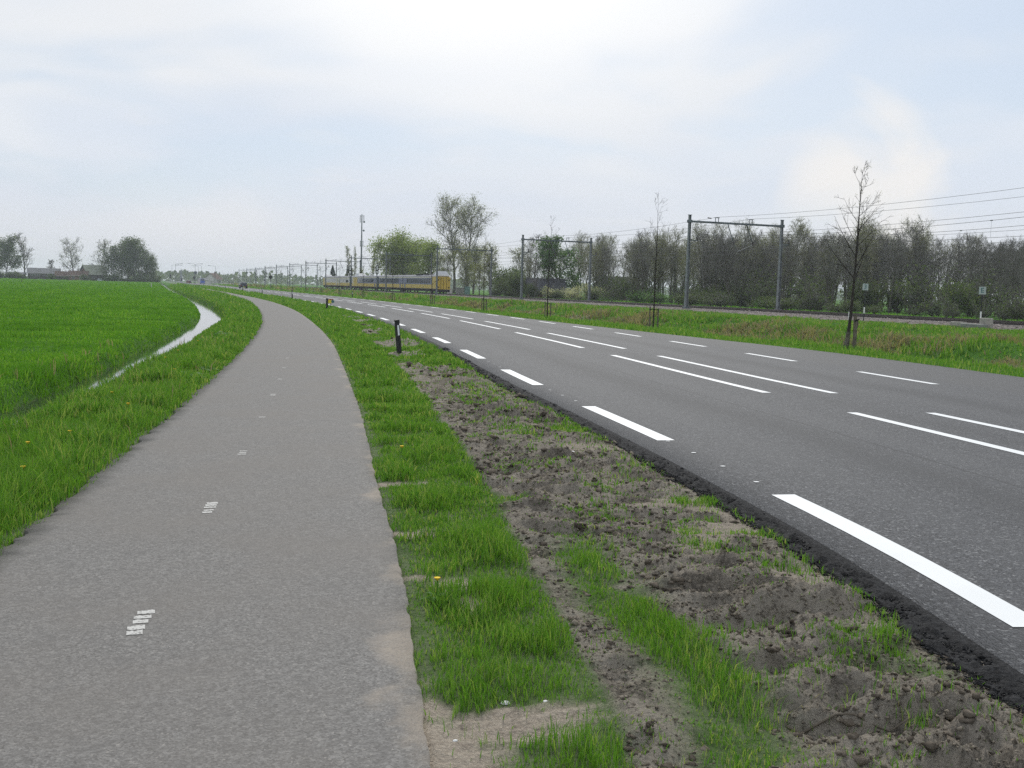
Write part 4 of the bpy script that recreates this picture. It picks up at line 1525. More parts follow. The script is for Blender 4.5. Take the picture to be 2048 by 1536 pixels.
gb = shrub_proto('garden_shrub', 'large dull green shrub beside the portal post left of the house', 'shrub', 66, 4.6, 4.0, 3000, .28, M['leaf_dark'], M['twig'], 11)
for (x, y, s, v) in ((74, 172, .95, 2), (76.5, 180, 1.0, 3), (79, 176, 1.0, 5), (73, 165, .85, 2), (81, 184, 1.05, 3), (77, 169, .9, 0), (63.6, 170.5, .62, 0), (64.2, 176.8, .7, 2)):
    place(wood_protos[v], (x, y, 0), x * 3.1, s, WOOD_LOOK[v] + (' beside the dark-roofed house' if x < 70 else ' in front of the long slate roof'), G_WOOD)
for k, (x, y, s, lab) in enumerate(((59.6 + 4, 179, .95, 'large dull green shrub left of the dark-roofed house'), (64.5, 186, 1.1, 'tall dull green shrub behind the portal beside the cabinets'),
                                    (66, 194, 1.2, 'tallest dull green shrub between poplars and house'), (63.4, 171.5, .55, 'low green shrub touching the house front'))):
    place(gb, (x, y, 0), k * 2.1, s, lab)

# ------------------------------------------------------------------ street furniture and small things along the road
def reflector_post(label, loc, lean=(0, 0), h=0.86, group=None, rz=0.35):
    t = thing('reflector_post', label, 'marker post', loc, rz, group)
    t.rotation_euler = (lean[0], lean[1], rz)
    poly = [(-.05, -.045), (.05, -.045), (.045, .03), (.025, .05), (-.025, .05), (-.045, .03)]
    MB().prism(poly, 2, -.25, h).build('post', M['black'], t)
    MB().box(-.046, .046, -.058, -.0475, h - .10, h - .012, 0).build('cap_band', M['black'], t)
    MB().box(-.024, .024, -.056, -.0478, h - .37, h - .125, .003).build('reflector', M['reflector'], t)
    return t


reflector_post('black reflector post with white strip leaning over in the churned verge', (5.54, 24.05, gz(5.54, 24.05)), (R(2.0), R(-7.5)), .84)
G_RP = 'reflector posts along the road'
for (x, y) in ((13.05, 104.5), (13.65, 141), (13.9, 176), (14.0, 222), (14.05, 268), (14.1, 325), (14.1, 400)):
    reflector_post('small black reflector post at the far edge of the grass strip', (x, y, gz(x, y)), (0, 0), .92, G_RP)
tag(MB().tube([(13.2, 156, -.2), (13.2, 156, .85)], [.06, .055], 8).build('white_post', M['white']), 'slim white post at the road edge past the black reflector posts', 'post')
for (x, y) in ((24.3, 133), (26.0, 179)):
    reflector_post('black reflector post across the carriageway below the young trees', (x, y, gz(x, y)), (0, 0), .85, 'reflector posts across the carriageway')

t = thing('marker_sign', 'low yellow marker plate with reddish edge on a short black post', 'sign', (10.66, 67.4, gz(10.66, 67.4)), .12)
MB().prism([(-.065, -.05), (.065, -.05), (.055, .05), (-.055, .05)], 2, -.2, .70).build('post', M['black'], t)
MB().box(.075, .30, -.018, .012, .38, .60, .004).build('plate', M['yellow'], t)
MB().box(.10, .43, -.016, .012, .604, .665, .004).build('red_edge', M['redp'], t)
MB().tube([(.385, -.03, .50), (.385, .02, .50)], .105, 12).build('round_end', M['teal'], t)
MB().box(.245, .285, -.01, .022, -.2, .376).build('second_leg', M['black'], t)

# round road sign seen from behind
t = thing('road_sign', 'round road sign on a tall pole seen from its dark back, beside the young trees', 'sign', (25.6, 245, gz(25.6, 245)))
MB().tube([(0, 0, -.2), (0, 0, 3.25)], .045, 8).build('pole', M['galv_dark'], t)
MB().tube([(0, -.05, 2.95), (0, -.075, 2.95)], .40, 18).build('disc', M['black'], t)

# posts in the meadow
for nm, x, y, h, m_, lab in (('fence_post', -.5, 215, .95, M['plaster'], 'pale fence post in the meadow beside the ditch'), ('fence_post', -29.6, 269, 1.15, M['brick_grey'], 'dark fence post standing alone in the meadow'),
                             ('fence_post', -22.9, 470, 1.5, M['brick_grey'], 'dark stubby post in the meadow below the farm')):
    tag(MB().tube([(x, y, -.5), (x + .02, y, h * .5 - .15), (x + .03, y, h - .15)], [.09, .085, .075], 7).build(nm, m_), lab, 'post')
tag(MB().box(7.08, 7.2, 114, 114.1, -.2, .22, .01).build('edge_marker', M['white']), 'tiny white marker in the grass left of the cycle path', 'marker')


def text_mesh(s, size, m, parent, loc, rot):
    cu = bpy.data.curves.new('lettering', 'FONT')
    cu.body = s
    cu.size = size
    cu.align_x = 'CENTER'
    cu.align_y = 'CENTER'
    cu.extrude = 0.004
    tmp = bpy.data.objects.new('lettering', cu)
    COL.objects.link(tmp)
    bpy.context.view_layer.update()
    me = bpy.data.meshes.new_from_object(tmp)
    bpy.data.objects.remove(tmp, do_unlink=True)
    me.materials.clear()
    o = obj('lettering', me, m, parent)
    o.location = loc
    o.rotation_euler = rot
    return o


for (x, y, top, s, lab) in ((46.2, 58.9, 2.69, '3', 'white railway number board on a banded pole behind the leaning young tree'),
                            (46.2, 48.3, 2.55, 'E', 'white railway letter board on a banded pole near the concrete blocks')):
    t = thing('railway_board', lab, 'sign', (x, y, .1), -.75)
    MB().tube([(0, 0, -.1), (0, 0, top - .55)], .035, 7).build('pole', M['black'], t)
    MB().tube([(0, 0, .55), (0, 0, .98)], .043, 8).build('white_band', M['white'], t)
    MB().box(-.19, .19, -.05, -.03, top - .56, top - .1, .004).build('board', M['board'], t)
    text_mesh(s, .42, M['teal'], t, (0, -.055, top - .33), (R(90), 0, 0))
tag(MB().tube([(46.35, 60.6, 0), (46.35, 60.6, .62), (46.35, 60.6, .70)], [.11, .11, .14], 10).build('white_bollard', M['white']), 'short white bollard at the ballast edge behind the young tree', 'bollard')
tag(MB().box(45.75, 46.3, 47.4, 47.9, .12, .72, .03).build('concrete_block', M['concrete']), 'upright grey concrete block beside the near rail', 'block')
tag(MB().box(45.3, 45.75, 47.2, 48.9, .02, .36, .03).build('cable_trough', M['grey_cab']), 'low grey concrete trough lying beside the upright block', 'trough')
tag(MB().box(45.9, 46.2, 49.3, 50.4, .12, .42, .03).build('concrete_block', M['concrete']), 'flat pale concrete slab lying by the rail past the trough', 'block')

for (x, y, z0, z1, w, lab) in ((46.3, 257, 4.15, 6.45, .46, 'tall black oval railway signal with pale middle beside the columnar poplars'),
                               (46.2, 223.5, 4.0, 6.1, .34, 'black oval railway signal with pale middle in front of the willow')):
    t = thing('railway_signal', lab, 'signal', (x, y, .15))
    MB().tube([(0, 0, -.2), (0, 0, z1 - .6)], .08, 8).build('pole', M['galv_dark'], t)
    poly = []
    for a in np.linspace(0, math.pi, 9):
        poly.append((w * math.cos(a), z1 - w - .15 + w * math.sin(a)))
    for a in np.linspace(math.pi, 2 * math.pi, 9):
        poly.append((w * math.cos(a), z0 + w - .15 + w * math.sin(a)))
    MB().prism(poly, 1, -.16, -.10).build('backboard', M['black'], t)
    hh = z1 - z0
    MB().box(-w * .36, w * .36, -.19, -.164, z0 - .15 + hh * .50, z0 - .15 + hh * .90, .008).build('pale_panel', M['white'], t)
    MB().box(-w * .42, w * .42, -.19, -.164, z0 - .15 + hh * .12, z0 - .15 + hh * .38, .008).build('pale_panel', M['white'], t)
    MB().box(.1, .5, -.05, .05, 1.2, 3.4).build('ladder', M['galv_dark'], t)
t = thing('railway_disc', 'black round railway disc on a thin post in front of the second train', 'sign', (45.4, 256, .1))
MB().tube([(0, 0, -.2), (0, 0, 2.2)], .04, 6).build('post', M['galv_dark'], t)
MB().tube([(0, -.04, 2.4), (0, -.07, 2.4)], .30, 16).build('disc', M['black'], t)

for (x, y, w, d, h, m_, lab) in ((60.9, 216.5, .55, .5, 1.35, M['plaster'], 'small whitish cabinet right beside the train nose'),
                                 (62.3, 213.5, .9, .8, 1.6, M['grey_cab'], 'wide grey cabinet between the white and the green one'),
                                 (62.1, 207.2, .58, .6, 1.85, M['green_cab'], 'pale green cabinet beyond the tracks, tallest of three')):
    t = thing('relay_cabinet', lab, 'cabinet', (x, y, 0), -.3)
    MB().box(-w, w, -d, d, -.1, h, .03).build('housing', m_, t)
    MB().box(-w - .05, w + .05, -d - .05, d + .05, h + .003, h + .08, .02).build('lid', m_, t)
    for s in (-1, 1):
        MB().box(s * w * .5 - w * .46, s * w * .5 + w * .46, -d - .018, -d - .003, .12, h - .08, .004).build('door', m_, t)

# radio mast
t = thing('radio_mast', 'tall thin grey radio mast with antennas at its top behind the train', 'mast', (79.7, 417, 0))
MB().tube([(0, 0, 0), (0, 0, 8), (0, 0, 20), (0, 0, 30.2)], [.5, .36, .27, .2], 8).build('shaft', M['galv_dark'], t)
for k, (z0, z1, r) in enumerate(((26.8, 29.9, .85), (17.2, 19.6, .62))):
    for a in (0.2, 2.3, 4.4):
        x, y = r * math.cos(a), r * math.sin(a)
        p = MB().box(x - .11, x + .11, y - .09, y + .09, z0, z1, .02).build('panel_antenna', M['galv'], t)
        MB().tube([(0, 0, z0 + .4), (x, y, z0 + .4)], .05, 5).build('bracket', M['galv_dark'], p)
        MB().tube([(0, 0, z1 - .4), (x, y, z1 - .4)], .05, 5).build('bracket', M['galv_dark'], p)
for z, x in ((27.2, .95), (23.7, .8)):
    d = MB().tube([(x, -.05, z), (x, -.25, z)], [.42, .3], 12).build('dish', M['galv_dark'], t)
    MB().tube([(0, 0, z), (x, 0, z)], .05, 5).build('bracket', M['galv_dark'], d)


# ------------------------------------------------------------------ cars
def car(name, label, cat, loc, rz, paint, L=4.1, W_=1.72, H=1.5, van=False):
    t = thing(name, label, cat, loc, rz)
    h2 = L / 2
    if van:
        low = [(-h2, .32), (h2, .32), (h2, H * .86), (h2 - .08, H), (-h2 + .9, H), (-h2 + .25, H * .58), (-h2, H * .5)]
    else:
        low = [(-h2, .28), (h2, .28), (h2, .78), (h2 - .1, .92), (-h2 + .95, .93), (-h2 + .15, .72), (-h2, .6)]
    b = MB()
    n = len(low)
    P = []
    for s in (-1, 1):
        for (y, z) in low:
            w = W_ / 2 * (1 - .10 * max(0, z - .6))
            P.append((s * w, y, z))
    F = [tuple(range(n))[::-1], tuple(range(n, 2 * n))] + [(i, (i + 1) % n, (i + 1) % n + n, i + n) for i in range(n)]
    b.add(P, F)
    body = b.build('body', paint, t)
    if not van:
        cab = [(-h2 + 1.0, .93), (h2 - .08, .925), (h2 - .42, H - .06), (h2 - .75, H), (-h2 + 1.95, H), (-h2 + 1.7, H - .05)]
        n = len(cab)
        P = []
        for s in (-1, 1):
            for (y, z) in cab:
                P.append((s * (W_ / 2 - .07 - .24 * (z - .93)), y, z))
        F = [tuple(range(n))[::-1], tuple(range(n, 2 * n))] + [(i, (i + 1) % n, (i + 1) % n + n, i + n) for i in range(n)]
        MB().add(P, F).build('roof', paint, body)
    for ysg, nm in ((1, 'rear_window'), (-1, 'windscreen')):
        if van and ysg > 0:
            continue
        if van:
            y0, z0, y1, z1 = -h2 + .3, H * .62, -h2 + .82, H * .95
        elif ysg > 0:
            y0, z0, y1, z1 = h2 - .10, .97, h2 - .40, H - .10
        else:
            y0, z0, y1, z1 = -h2 + 1.02, .96, -h2 + 1.66, H - .09
        wa, wb = W_ / 2 - .16, W_ / 2 - .28
        e = .022 * ysg
        MB().add([(-wa, y0 + e, z0), (wa, y0 + e, z0), (wb, y1 + e, z1), (-wb, y1 + e, z1), (-wa, y0 + e * 2, z0 + .01), (wa, y0 + e * 2, z0 + .01), (wb, y1 + e * 2, z1 + .01), (-wb, y1 + e * 2, z1 + .01)],
                 [(4, 5, 6, 7), (0, 1, 5, 4), (1, 2, 6, 5), (2, 3, 7, 6), (3, 0, 4, 7)]).build(nm, M['glass'], body)
    if not van:
        for s in (-1, 1):
            for (ya, yb) in ((-h2 + 1.45, -.05), (.05, h2 - .62)):
                xa, xb = s * (W_ / 2 - .07 - .24 * .06 + .008), s * (W_ / 2 - .07 - .24 * .44 + .008)
                MB().add([(xa, ya, .99), (xa, yb, .99), (xb, yb - .08, H - .12), (xb, ya + .15, H - .12)], [(0, 1, 2, 3)]).build('side_window', M['glass'], body)
    for sx in (-1, 1):
        for sy in (-h2 + .75, h2 - .75):
            w = MB().tube([(sx * (W_ / 2 - .2), sy, .31), (sx * (W_ / 2 + .005), sy, .31)], .31, 16).build('wheel', M['tyre'], t)
            MB().tube([(sx * (W_ / 2 + .006), sy, .31), (sx * (W_ / 2 + .018), sy, .31)], .19, 12).build('rim', M['galv'], w)
        MB().box(sx * (W_ / 2 - .2) - .13, sx * (W_ / 2 - .2) + .13, h2 - .01, h2 + .02, .62, .80, .005).build('tail_light', M['lamp_red'], body)
        MB().box(sx * (W_ / 2 - .25) - .15, sx * (W_ / 2 - .25) + .15, -h2 - .02, -h2 + .05, .50, .64, .005).build('headlight', M['reflector'], body)
    MB().box(-W_ / 2 + .04, W_ / 2 - .04, h2 + .0, h2 + .07, .30, .52, .02).build('bumper', M['black'], body)
    MB().box(-.26, .26, h2 + .072, h2 + .082, .36, .46).build('number_plate', M['yellow'], body)
    return t


car('car', 'dark hatchback with large pale windows on the carriageway', 'car', (20.3, 256, road_z(20.3, 256)), R(180) + .0, M['car_dark'])
car('car', 'small red car far down the road at the crossing', 'car', (16.0, 537, .06), R(180), M['car_red'])
car('car', 'silver car parked beyond the row of young trees', 'car', (28.5, 380, gz(28.5, 380)), R(70), M['car_silver'])
car('van', 'blue van far down the road near the crossing', 'van', (21.3, 501, .06), 0, M['blue'], 4.8, 1.95, 2.5, True)
car('car', 'dark car standing at the far traffic lights', 'car', (17.3, 556, .06), R(180), M['black'], 4.2, 1.75, 1.55)

# ------------------------------------------------------------------ crossing far ahead
def lamp_post(label, x, y, h, arms, group=None):
    t = thing('street_lamp', label, 'street lamp', (x, y, 0), 0, group)
    MB().tube([(0, 0, -.2), (0, 0, h * .6), (0, 0, h)], [.10, .075, .06], 7).build('pole', M['galv'], t)
    for s in arms:
        a = MB().tube([(0, 0, h), (s * .9, 0, h + .28), (s * 2.6, 0, h + .38)], .05, 6).build('arm', M['galv'], t)
        MB().box(min(s * 2.5, s * 3.9), max(s * 2.5, s * 3.9), -.16, .16, h + .30, h + .48, .04).build('lamp_head', M['galv_dark'], a)


lamp_post('double-armed street lamp at the far crossing', 20.4, 565, 10.0, (-1, 1))
G_LP = 'single-armed lamps at the far crossing'
for (x, y, h, s) in ((24.6, 590, 9.6, -1), (10.8, 575, 10, 1), (9.4, 600, 9.6, 1), (30.5, 562, 9.2, -1), (12.0, 640, 10, 1), (25.5, 655, 10, -1)):
    lamp_post('single-armed street lamp at the far crossing', x, y, h, (s,), G_LP)
for (x, y, z0, z1, lab) in ((7.8, 548, 2.6, 4.2, 'black traffic light on the verge by the far end of the cycle path'), (13.2, 546, 1.3, 2.5, 'low black traffic light at the left road edge of the far crossing'),
                            (19.1, 544, 2.1, 3.8, 'black traffic light below the square grey sign at the crossing')):
    t = thing('traffic_light', lab, 'traffic light', (x, y, 0))
    MB().tube([(0, 0, -.2), (0, 0, z1 - .1)], .07, 7).build('pole', M['galv_dark'], t)
    MB().box(-.42, .42, -.14, -.08, z0, z1, .02).build('backboard', M['black'], t)
    for k in range(3):
        zz = z0 + (z1 - z0) * (k + .5) / 3
        MB().tube([(0, -.145, zz), (0, -.26, zz)], .15, 10).build('lens_hood', M['black'], t)
t = thing('square_sign', 'square grey back of a sign above the far traffic light', 'sign', (19.8, 544.5, 0))
MB().tube([(0, 0, -.2), (0, 0, 6.3)], .06, 7).build('pole', M['galv_dark'], t)
MB().box(-.75, .75, -.1, -.06, 4.85, 6.2, .02).build('panel', M['galv_dark'], t)


# ------------------------------------------------------------------ buildings
def house(name, label, loc, rz, w, d, h, rh, m_wall, m_roof, wins=(), doors=(), over=.35, chimney=None, cat='house'):
    """gable building, ridge along local x; front is -y"""
    t = thing(name, label, cat, loc, rz)
    prof = [(-d / 2, -.6), (d / 2, -.6), (d / 2, h), (0, h + rh), (-d / 2, h)]
    MB().prism(prof, 0, -w / 2, w / 2).build('wall', m_wall, t)
    ro = None
    for s in (-1, 1):
        y0, z0 = s * (d / 2 + over), h - over * rh / (d / 2)
        th = .14
        b = MB()
        P = []
        for x in (-w / 2 - over, w / 2 + over):
            P += [(x, y0, z0 + .02), (x, 0, h + rh + .02), (x, 0, h + rh + .02 + th), (x, y0, z0 + .02 + th)]
        b.add(P, [(0, 1, 2, 3), (7, 6, 5, 4), (0, 4, 5, 1), (1, 5, 6, 2), (2, 6, 7, 3), (3, 7, 4, 0)])
        ro = b.build('roof', m_roof, t)
        MB().box(-w / 2 - over, w / 2 + over, min(y0, y0 + s * .1), max(y0, y0 + s * .1), z0 - .02, z0 + .12).build('gutter', M['plaster'], ro)
    for (x, z, ww, hh) in wins:
        f = MB().box(x - ww / 2 - .08, x + ww / 2 + .08, -d / 2 - .06, -d / 2 - .003, z - .08, z + hh + .08, .01).build('window', M['plaster'], t)
        for s in (-1, 1):
            MB().box(x + s * ww / 4 - ww / 4 + .03, x + s * ww / 4 + ww / 4 - .03, -d / 2 - .075, -d / 2 - .063, z, z + hh).build('pane', M['glass'], f)
    for (x, ww, hh) in doors:
        MB().box(x - ww / 2, x + ww / 2, -d / 2 - .05, -d / 2 - .003, 0, hh, .01).build('door', M['brick_grey'], t)
    if chimney is not None:
        MB().box(chimney - .35, chimney + .35, -.35, .35, h + rh - .4, h + rh + 1.0, .02).build('chimney', M['brick'], ro)
    return t


house('brick_house', 'small house with dark slate roof and white window frames behind the railway', (67.4, 175.5, -.85), R(-14), 6.4, 6.5, 2.3, 2.2, M['brick'], M['roof_dark'],
      [(-2.3, .8, .9, 1.2), (-.3, .8, .8, 1.2), (.9, .8, .8, 1.2)], [(2.3, .9, 2.0)])
house('barn', 'long dark slate roof half hidden by the budding trees', (90.5, 194, -.6), R(-20), 8, 8, 2.6, 2.7, M['brick'], M['roof_dark'], [(-2, .8, 1.0, 1.2), (2, .8, 1.0, 1.2)], cat='barn')
fz = -.2
house('barn', 'long low farm barn with pale grey sheet roof at the end of the meadow', (-47.5, 516, fz), R(4), 13.5, 8, 3.2, 2.2, M['brick_grey'], M['roof_grey'], [(-3.5, 2.0, 3.6, .5), (1.5, 2.0, 2.6, .5)], [(4.6, 2.4, 2.4)], cat='barn')
house('shed', 'low dark farm shed with brown tiled roof next to the long barn', (-37.8, 512, fz), R(2), 9, 6, 2.3, 1.9, M['brick_grey'], M['roof_tile'], [(1.5, .9, .9, .8)], [(-2, 1.6, 2.0)], cat='shed')
house('farmhouse', 'brick farm building with brown roof under the domed bare tree', (-32.3, 507, fz), R(-6), 8, 6, 2.6, 2.0, M['brick'], M['roof_tile'], [(-1.8, .9, 1.1, 1.1), (1.4, .9, 1.1, 1.1)], [(3.0, .9, 2.0)], chimney=2.0)
house('barn', 'tall barn with steep pale green-grey roof beside the dense trees', (-26.5, 512, fz), R(24), 9, 10, 3.4, 4.0, M['brick_grey'], M['roof_green'], [(-2, 1.2, 1.2, .9)], [(1.6, 2.6, 2.6)], cat='barn')
house('shed', 'dark open shed with flat grey roof left of the long barn', (-59, 514, fz), R(3), 8, 5, 2.3, .9, M['brick_grey'], M['roof_grey'], [(-1, .8, 3.0, .7)], cat='shed')
car('car', 'silver car parked in front of the steep-roofed barn', 'car', (-22.0, 499, fz), R(80), M['car_silver'])
house('brick_house', 'brown-roofed house with pale gable far ahead beside the crossing', (33.5, 640, 0), R(60), 8, 7.5, 2.8, 3.4, M['plaster'], M['roof_tile'], [(-2, .8, 1.1, 1.2), (1.6, .8, 1.1, 1.2)], [(0, 1, 2)], chimney=2)
house('shed', 'white shed beside the brown-roofed house at the crossing', (27.2, 632, 0), R(20), 5, 4, 2.2, .8, M['plaster'], M['roof_grey'], [(0, .8, 1.2, .8)], cat='shed')
t = thing('silo', 'slender pale silo far away behind the crossing', 'silo', (22.3, 945, 0))
MB().tube([(0, 0, -.3), (0, 0, 9.2)], 1.1, 12).build('shell', M['galv'], t)
MB().tube([(0, 0, 9.21), (0, 0, 10.4)], [1.15, .2], 12).build('cap', M['galv_dark'], t)

# --- trees round the farm
def farm_tree(label, loc, seed, H, ang, len1, leafn=0, mleaf=None, leaf=.6, sub=(9, 6), twig=.05, clear=.2, n1=22, mt=None, shape='round'):
    rng = RS(seed)
    w_, t_, tp = grow(rng, H, H * .022, clear, n1, ang, len1, .18, sub, twig, shape, .06)
    t = make_tree('farm_tree', label, 'tree', w_, t_, tp, rng, M['bark'], mt or M['twig'], mleaf, leafn, leaf, .9)
    t.location = loc
    return t


farm_tree('round dense green tree left of the farm sheds', (-64, 521, fz), 301, 15.5, (40, 80), .42, 7000, M['leaf_dark'], .6)
farm_tree('tall bare fan-shaped tree beside the round green tree', (-56.5, 523, fz), 302, 19.3, (22, 48), .34, 300, M['bud'], .35)
farm_tree('domed bare tree with drooping outer twigs above the brick farm building', (-35.0, 516, fz), 303, 16.3, (42, 78), .46, 900, M['bud'], .4)
farm_tree('bare dark tree behind the steep-roofed barn', (-23.9, 515, fz), 304, 16.5, (35, 66), .40, 700, M['bud'], .4)
ft = farm_tree('dense grey-green tree in the clump beside the ditch', (-11.4, 503, fz), 305, 16.6, (35, 72), .44, 3400, M['leaf_dark'], .6, clear=.1)
for k, (x, y, s, lab) in enumerate(((-18.2, 505, .84, 'dense grey-green tree at the barn end of the clump'), (-6.0, 501, 1.03, 'tallest grey-green tree in the clump beside the ditch'),
                                    (-1.6, 499, .62, 'lowest grey-green tree of the clump, closest to the ditch'), (-14.5, 513, .95, 'grey-green tree in the back of the clump'), (-8.5, 512, .98, 'grey-green tree behind the tallest of the clump'),
                                    (-3.4, 507, .78, 'grey-green tree behind the lowest of the clump'))):
    copy_tree(ft, (x, y, fz), k * 1.9 + .5, s, lab)
fs = shrub_proto('farm_shrub', 'x', 'shrub', 310, 3.2, 4.0, 900, .5, M['leaf_dark'], M['twig'])
rf = RS(311)
k = 0
for x in list(np.arange(-70, -52, 3.2)) + [-43, -38, -29] + list(np.arange(-20, 2.5, 2.1)):
    place(fs, (x, 499.5 + (x + 70) * -.05 + rf.uniform(-1, 3) + (6 if x < -30 else 0), fz), rf.uniform(0, 6.2), rf.uniform(.6, 1.15), 'dark hedge shrub along the farm edge of the meadow', 'hedge shrubs along the farm edge')
t = farm_tree('small bare trees behind the roof of the long barn', (-46, 531, fz), 312, 8.6, (22, 42), .35)
t['label'] = 'small bare tree behind the roof of the long barn'

# --- far woods on the horizon
rng = RS(400)
n = 9000
yy = rng.uniform(900, 1700, n)
xx = rng.uniform(-25, 900, n) * (yy / 1100)
hh = 5.0 + 7.5 * fbm(xx / 32, yy / 300, 3, 401) + 2.0 * rng.rand(n)
zz = rng.uniform(0, 1, n) ** .8 * hh
P = np.stack([xx, yy, zz], 1)
o = tag(obj('far_woods', leaf_mesh('far_woods', P, 4.2, rng, aspect=.9), M['leaf_dark']), 'hazy blue-grey belt of woods along the horizon', 'woods', None, 'stuff')

# ------------------------------------------------------------------ grass and weeds
def blades(name, X, Y, L, Wd, mat, seed, lean=.45, label='', z=None, cat='grass', spear=False):
    rng = RS(seed)
    n = len(X)
    Z = hgt(X, Y) if z is None else z
    az = rng.uniform(0, 2 * np.pi, n)
    dx, dy = np.cos(az), np.sin(az)
    fz_ = rng.uniform(0, 2 * np.pi, n)
    sx, sy = np.cos(fz_) * Wd / 2, np.sin(fz_) * Wd / 2
    le = lean * rng.uniform(.15, 1.2, n)
    P = np.stack([X, Y, Z - .01], 1)
    S = np.stack([sx, sy, 0 * sx], 1)
    D = np.stack([dx * le * L, dy * le * L, 0 * L], 1)
    U = np.stack([0 * L, 0 * L, L], 1)
    if spear:                                   # far away one tapering face is enough
        V = np.stack([P - S, P + S, P + D * .8 + U], 1).reshape(-1, 3)
        me = mesh_np(name, V, None, np.arange(3 * n).reshape(-1, 3))
        return tag(obj(name, me, mat), label, cat, None, 'stuff')
    V = np.stack([P - S, P + S, P + D * .3 + U * .58 + S * .75, P + D * .3 + U * .58 - S * .75, P + D + U * (1 - .25 * le)[:, None]], 1).reshape(-1, 3)
    b = np.arange(n) * 5
    me = mesh_np(name, V, np.stack([b, b + 1, b + 2, b + 3], 1), np.stack([b + 3, b + 2, b + 4], 1))
    o = obj(name, me, mat)
    return tag(o, label, cat, None, 'stuff')


rg = RS(500)


def sample(y0, y1, fl, fr, dens):
    ys_ = np.linspace(y0, y1, 40)
    w = np.maximum(fr(ys_) - fl(ys_), 0.0)
    n = int(w.mean() * (y1 - y0) * dens)
    y = rg.uniform(y0, y1, n)
    # weight rows by width
    keep = rg.rand(n) < np.maximum(fr(y) - fl(y), 0) / max(w.max(), 1e-6)
    y = y[keep]
    x = fl(y) + (fr(y) - fl(y)) * rg.rand(len(y))
    return x, y


def dist(x, y):
    return np.sqrt(x * x + y * y)


def sizes(x, y, l0, l1, w0=.0042, nscale=1.6, seed=3):
    d = dist(x, y)
    pat = fbm(x * nscale, y * nscale, 3, seed)
    L = (l0 + (l1 - l0) * sstep(.3, .72, pat)) * rg.uniform(.6, 1.25, len(x)) * (1 + d / 120)
    return L, np.maximum(w0, .00105 * d) * rg.uniform(.7, 1.4, len(x))


bands = [(0.8, 5.2, 6200), (5.2, 9, 3800), (9, 15, 1900), (15, 26, 800), (26, 45, 330), (45, 80, 120), (80, 150, 34), (150, 300, 9)]
XA, YA = [], []
for (a, b_, dn) in bands:
    x, y = sample(a, b_, lambda y: PATH_R(y) - .02, lambda y: ROAD_L(y) - .22, dn)
    m = mud_mask(x, y)
    s = sand_mask(x, y)
    p = (1 - .965 * m) * (1 - .97 * s) * (.35 + .65 * sstep(-.02, .16, x - PATH_R(y) + .10 * (fbm(y * 3, y * 0, 3, 71) - .5)))
    tuft = sstep(.56, .68, fbm(x * 3.3, y * 3.3, 3, 72))            # green tufts coming up through the soil
    p = np.maximum(p, m * (1 - s) * (.09 + .20 * sstep(6, 15, y) + .55 * tuft))
    p = p * (.72 + .28 * sstep(.34, .58, fbm(x * 5, y * 5, 3, 74)))
    k = rg.rand(len(x)) < p
    XA.append(x[k])
    YA.append(y[k])
X_, Y_ = np.concatenate(XA), np.concatenate(YA)
L_, W_ = sizes(X_, Y_, .045, .15, nscale=2.6)
L_ *= 1 - .5 * mud_mask(X_, Y_)
L_ *= .5 + .5 * sstep(.0, .2, MUD_L(Y_) - X_ + .12) + .4 * sstep(.4, .9, X_ - MUD_L(Y_))
L_ *= .4 + .6 * sstep(.0, .2, X_ - PATH_R(Y_))
blades('verge_grass', X_, Y_, L_, W_, M['grass'], 501, .55, 'bright green grass of the strip between cycle path and carriageway')
XA, YA = [], []
for (a, b_, dn) in bands:
    x, y = sample(a, b_, lambda y: DITCH(y) + ditch_half(y) + .02, lambda y: PATH_L(y) + .05, dn * .8)
    k = x > -.22 * y - 2.2
    x, y = x[k], y[k]
    k = rg.rand(len(x)) < .3 + .7 * sstep(.06, -.12, x - PATH_L(y) + .14 * (fbm(y * 3, y * 0, 3, 73) - .5))
    XA.append(x[k])
    YA.append(y[k])
X_, Y_ = np.concatenate(XA), np.concatenate(YA)
L_, W_ = sizes(X_, Y_, .09, .24, seed=6)
L_ *= .5 + .5 * sstep(0, .35, PATH_L(Y_) - X_)
L_ *= 1 - .68 * sstep(1.5, .2, X_ - DITCH(Y_) - ditch_half(Y_)) * sstep(19, 30, Y_)
blades('bank_grass', X_, Y_, L_, W_, M['grass'], 502, .5, 'long green grass of the bank between cycle path and ditch')
XA, YA = [], []
for (a, b_, dn) in [(6, 15, 1100), (15, 26, 700), (26, 45, 300), (45, 80, 110), (80, 150, 34), (150, 300, 8), (300, 500, 2.2)]:
    x, y = sample(a, b_, lambda y: -.21 * y - 2.5, lambda y: DITCH(y) - ditch_half(y) - .03, dn)
    XA.append(x)
    YA.append(y)
X_, Y_ = np.concatenate(XA), np.concatenate(YA)
L_, W_ = sizes(X_, Y_, .055, .13, seed=7, nscale=.7)
edge = np.exp(-((DITCH(Y_) - ditch_half(Y_) - X_) / .5) ** 2)
L_ *= 1 + .5 * edge * sstep(40, 20, Y_) - .5 * edge * sstep(25, 45, Y_)
blades('meadow_grass', X_, Y_, L_, W_ * 1.15, M['meadow'], 503, .6, 'deep green grass of the flat meadow beyond the ditch', spear=True)
XA, YA, DA = [], [], []
for (a, b_, dn) in [(12, 30, 190), (30, 60, 95), (60, 110, 38), (110, 200, 11), (200, 420, 3)]:
    x, y = sample(a, b_, lambda y: ROAD_L(y) + ROAD_W(y) - .03, lambda y: np.minimum(45.7 + 0 * y, 1.15 * y + 3), dn)
    XA.append(x)
    YA.append(y)
X_, Y_ = np.concatenate(XA), np.concatenate(YA)
dd = X_ - ROAD_L(Y_) - ROAD_W(Y_)
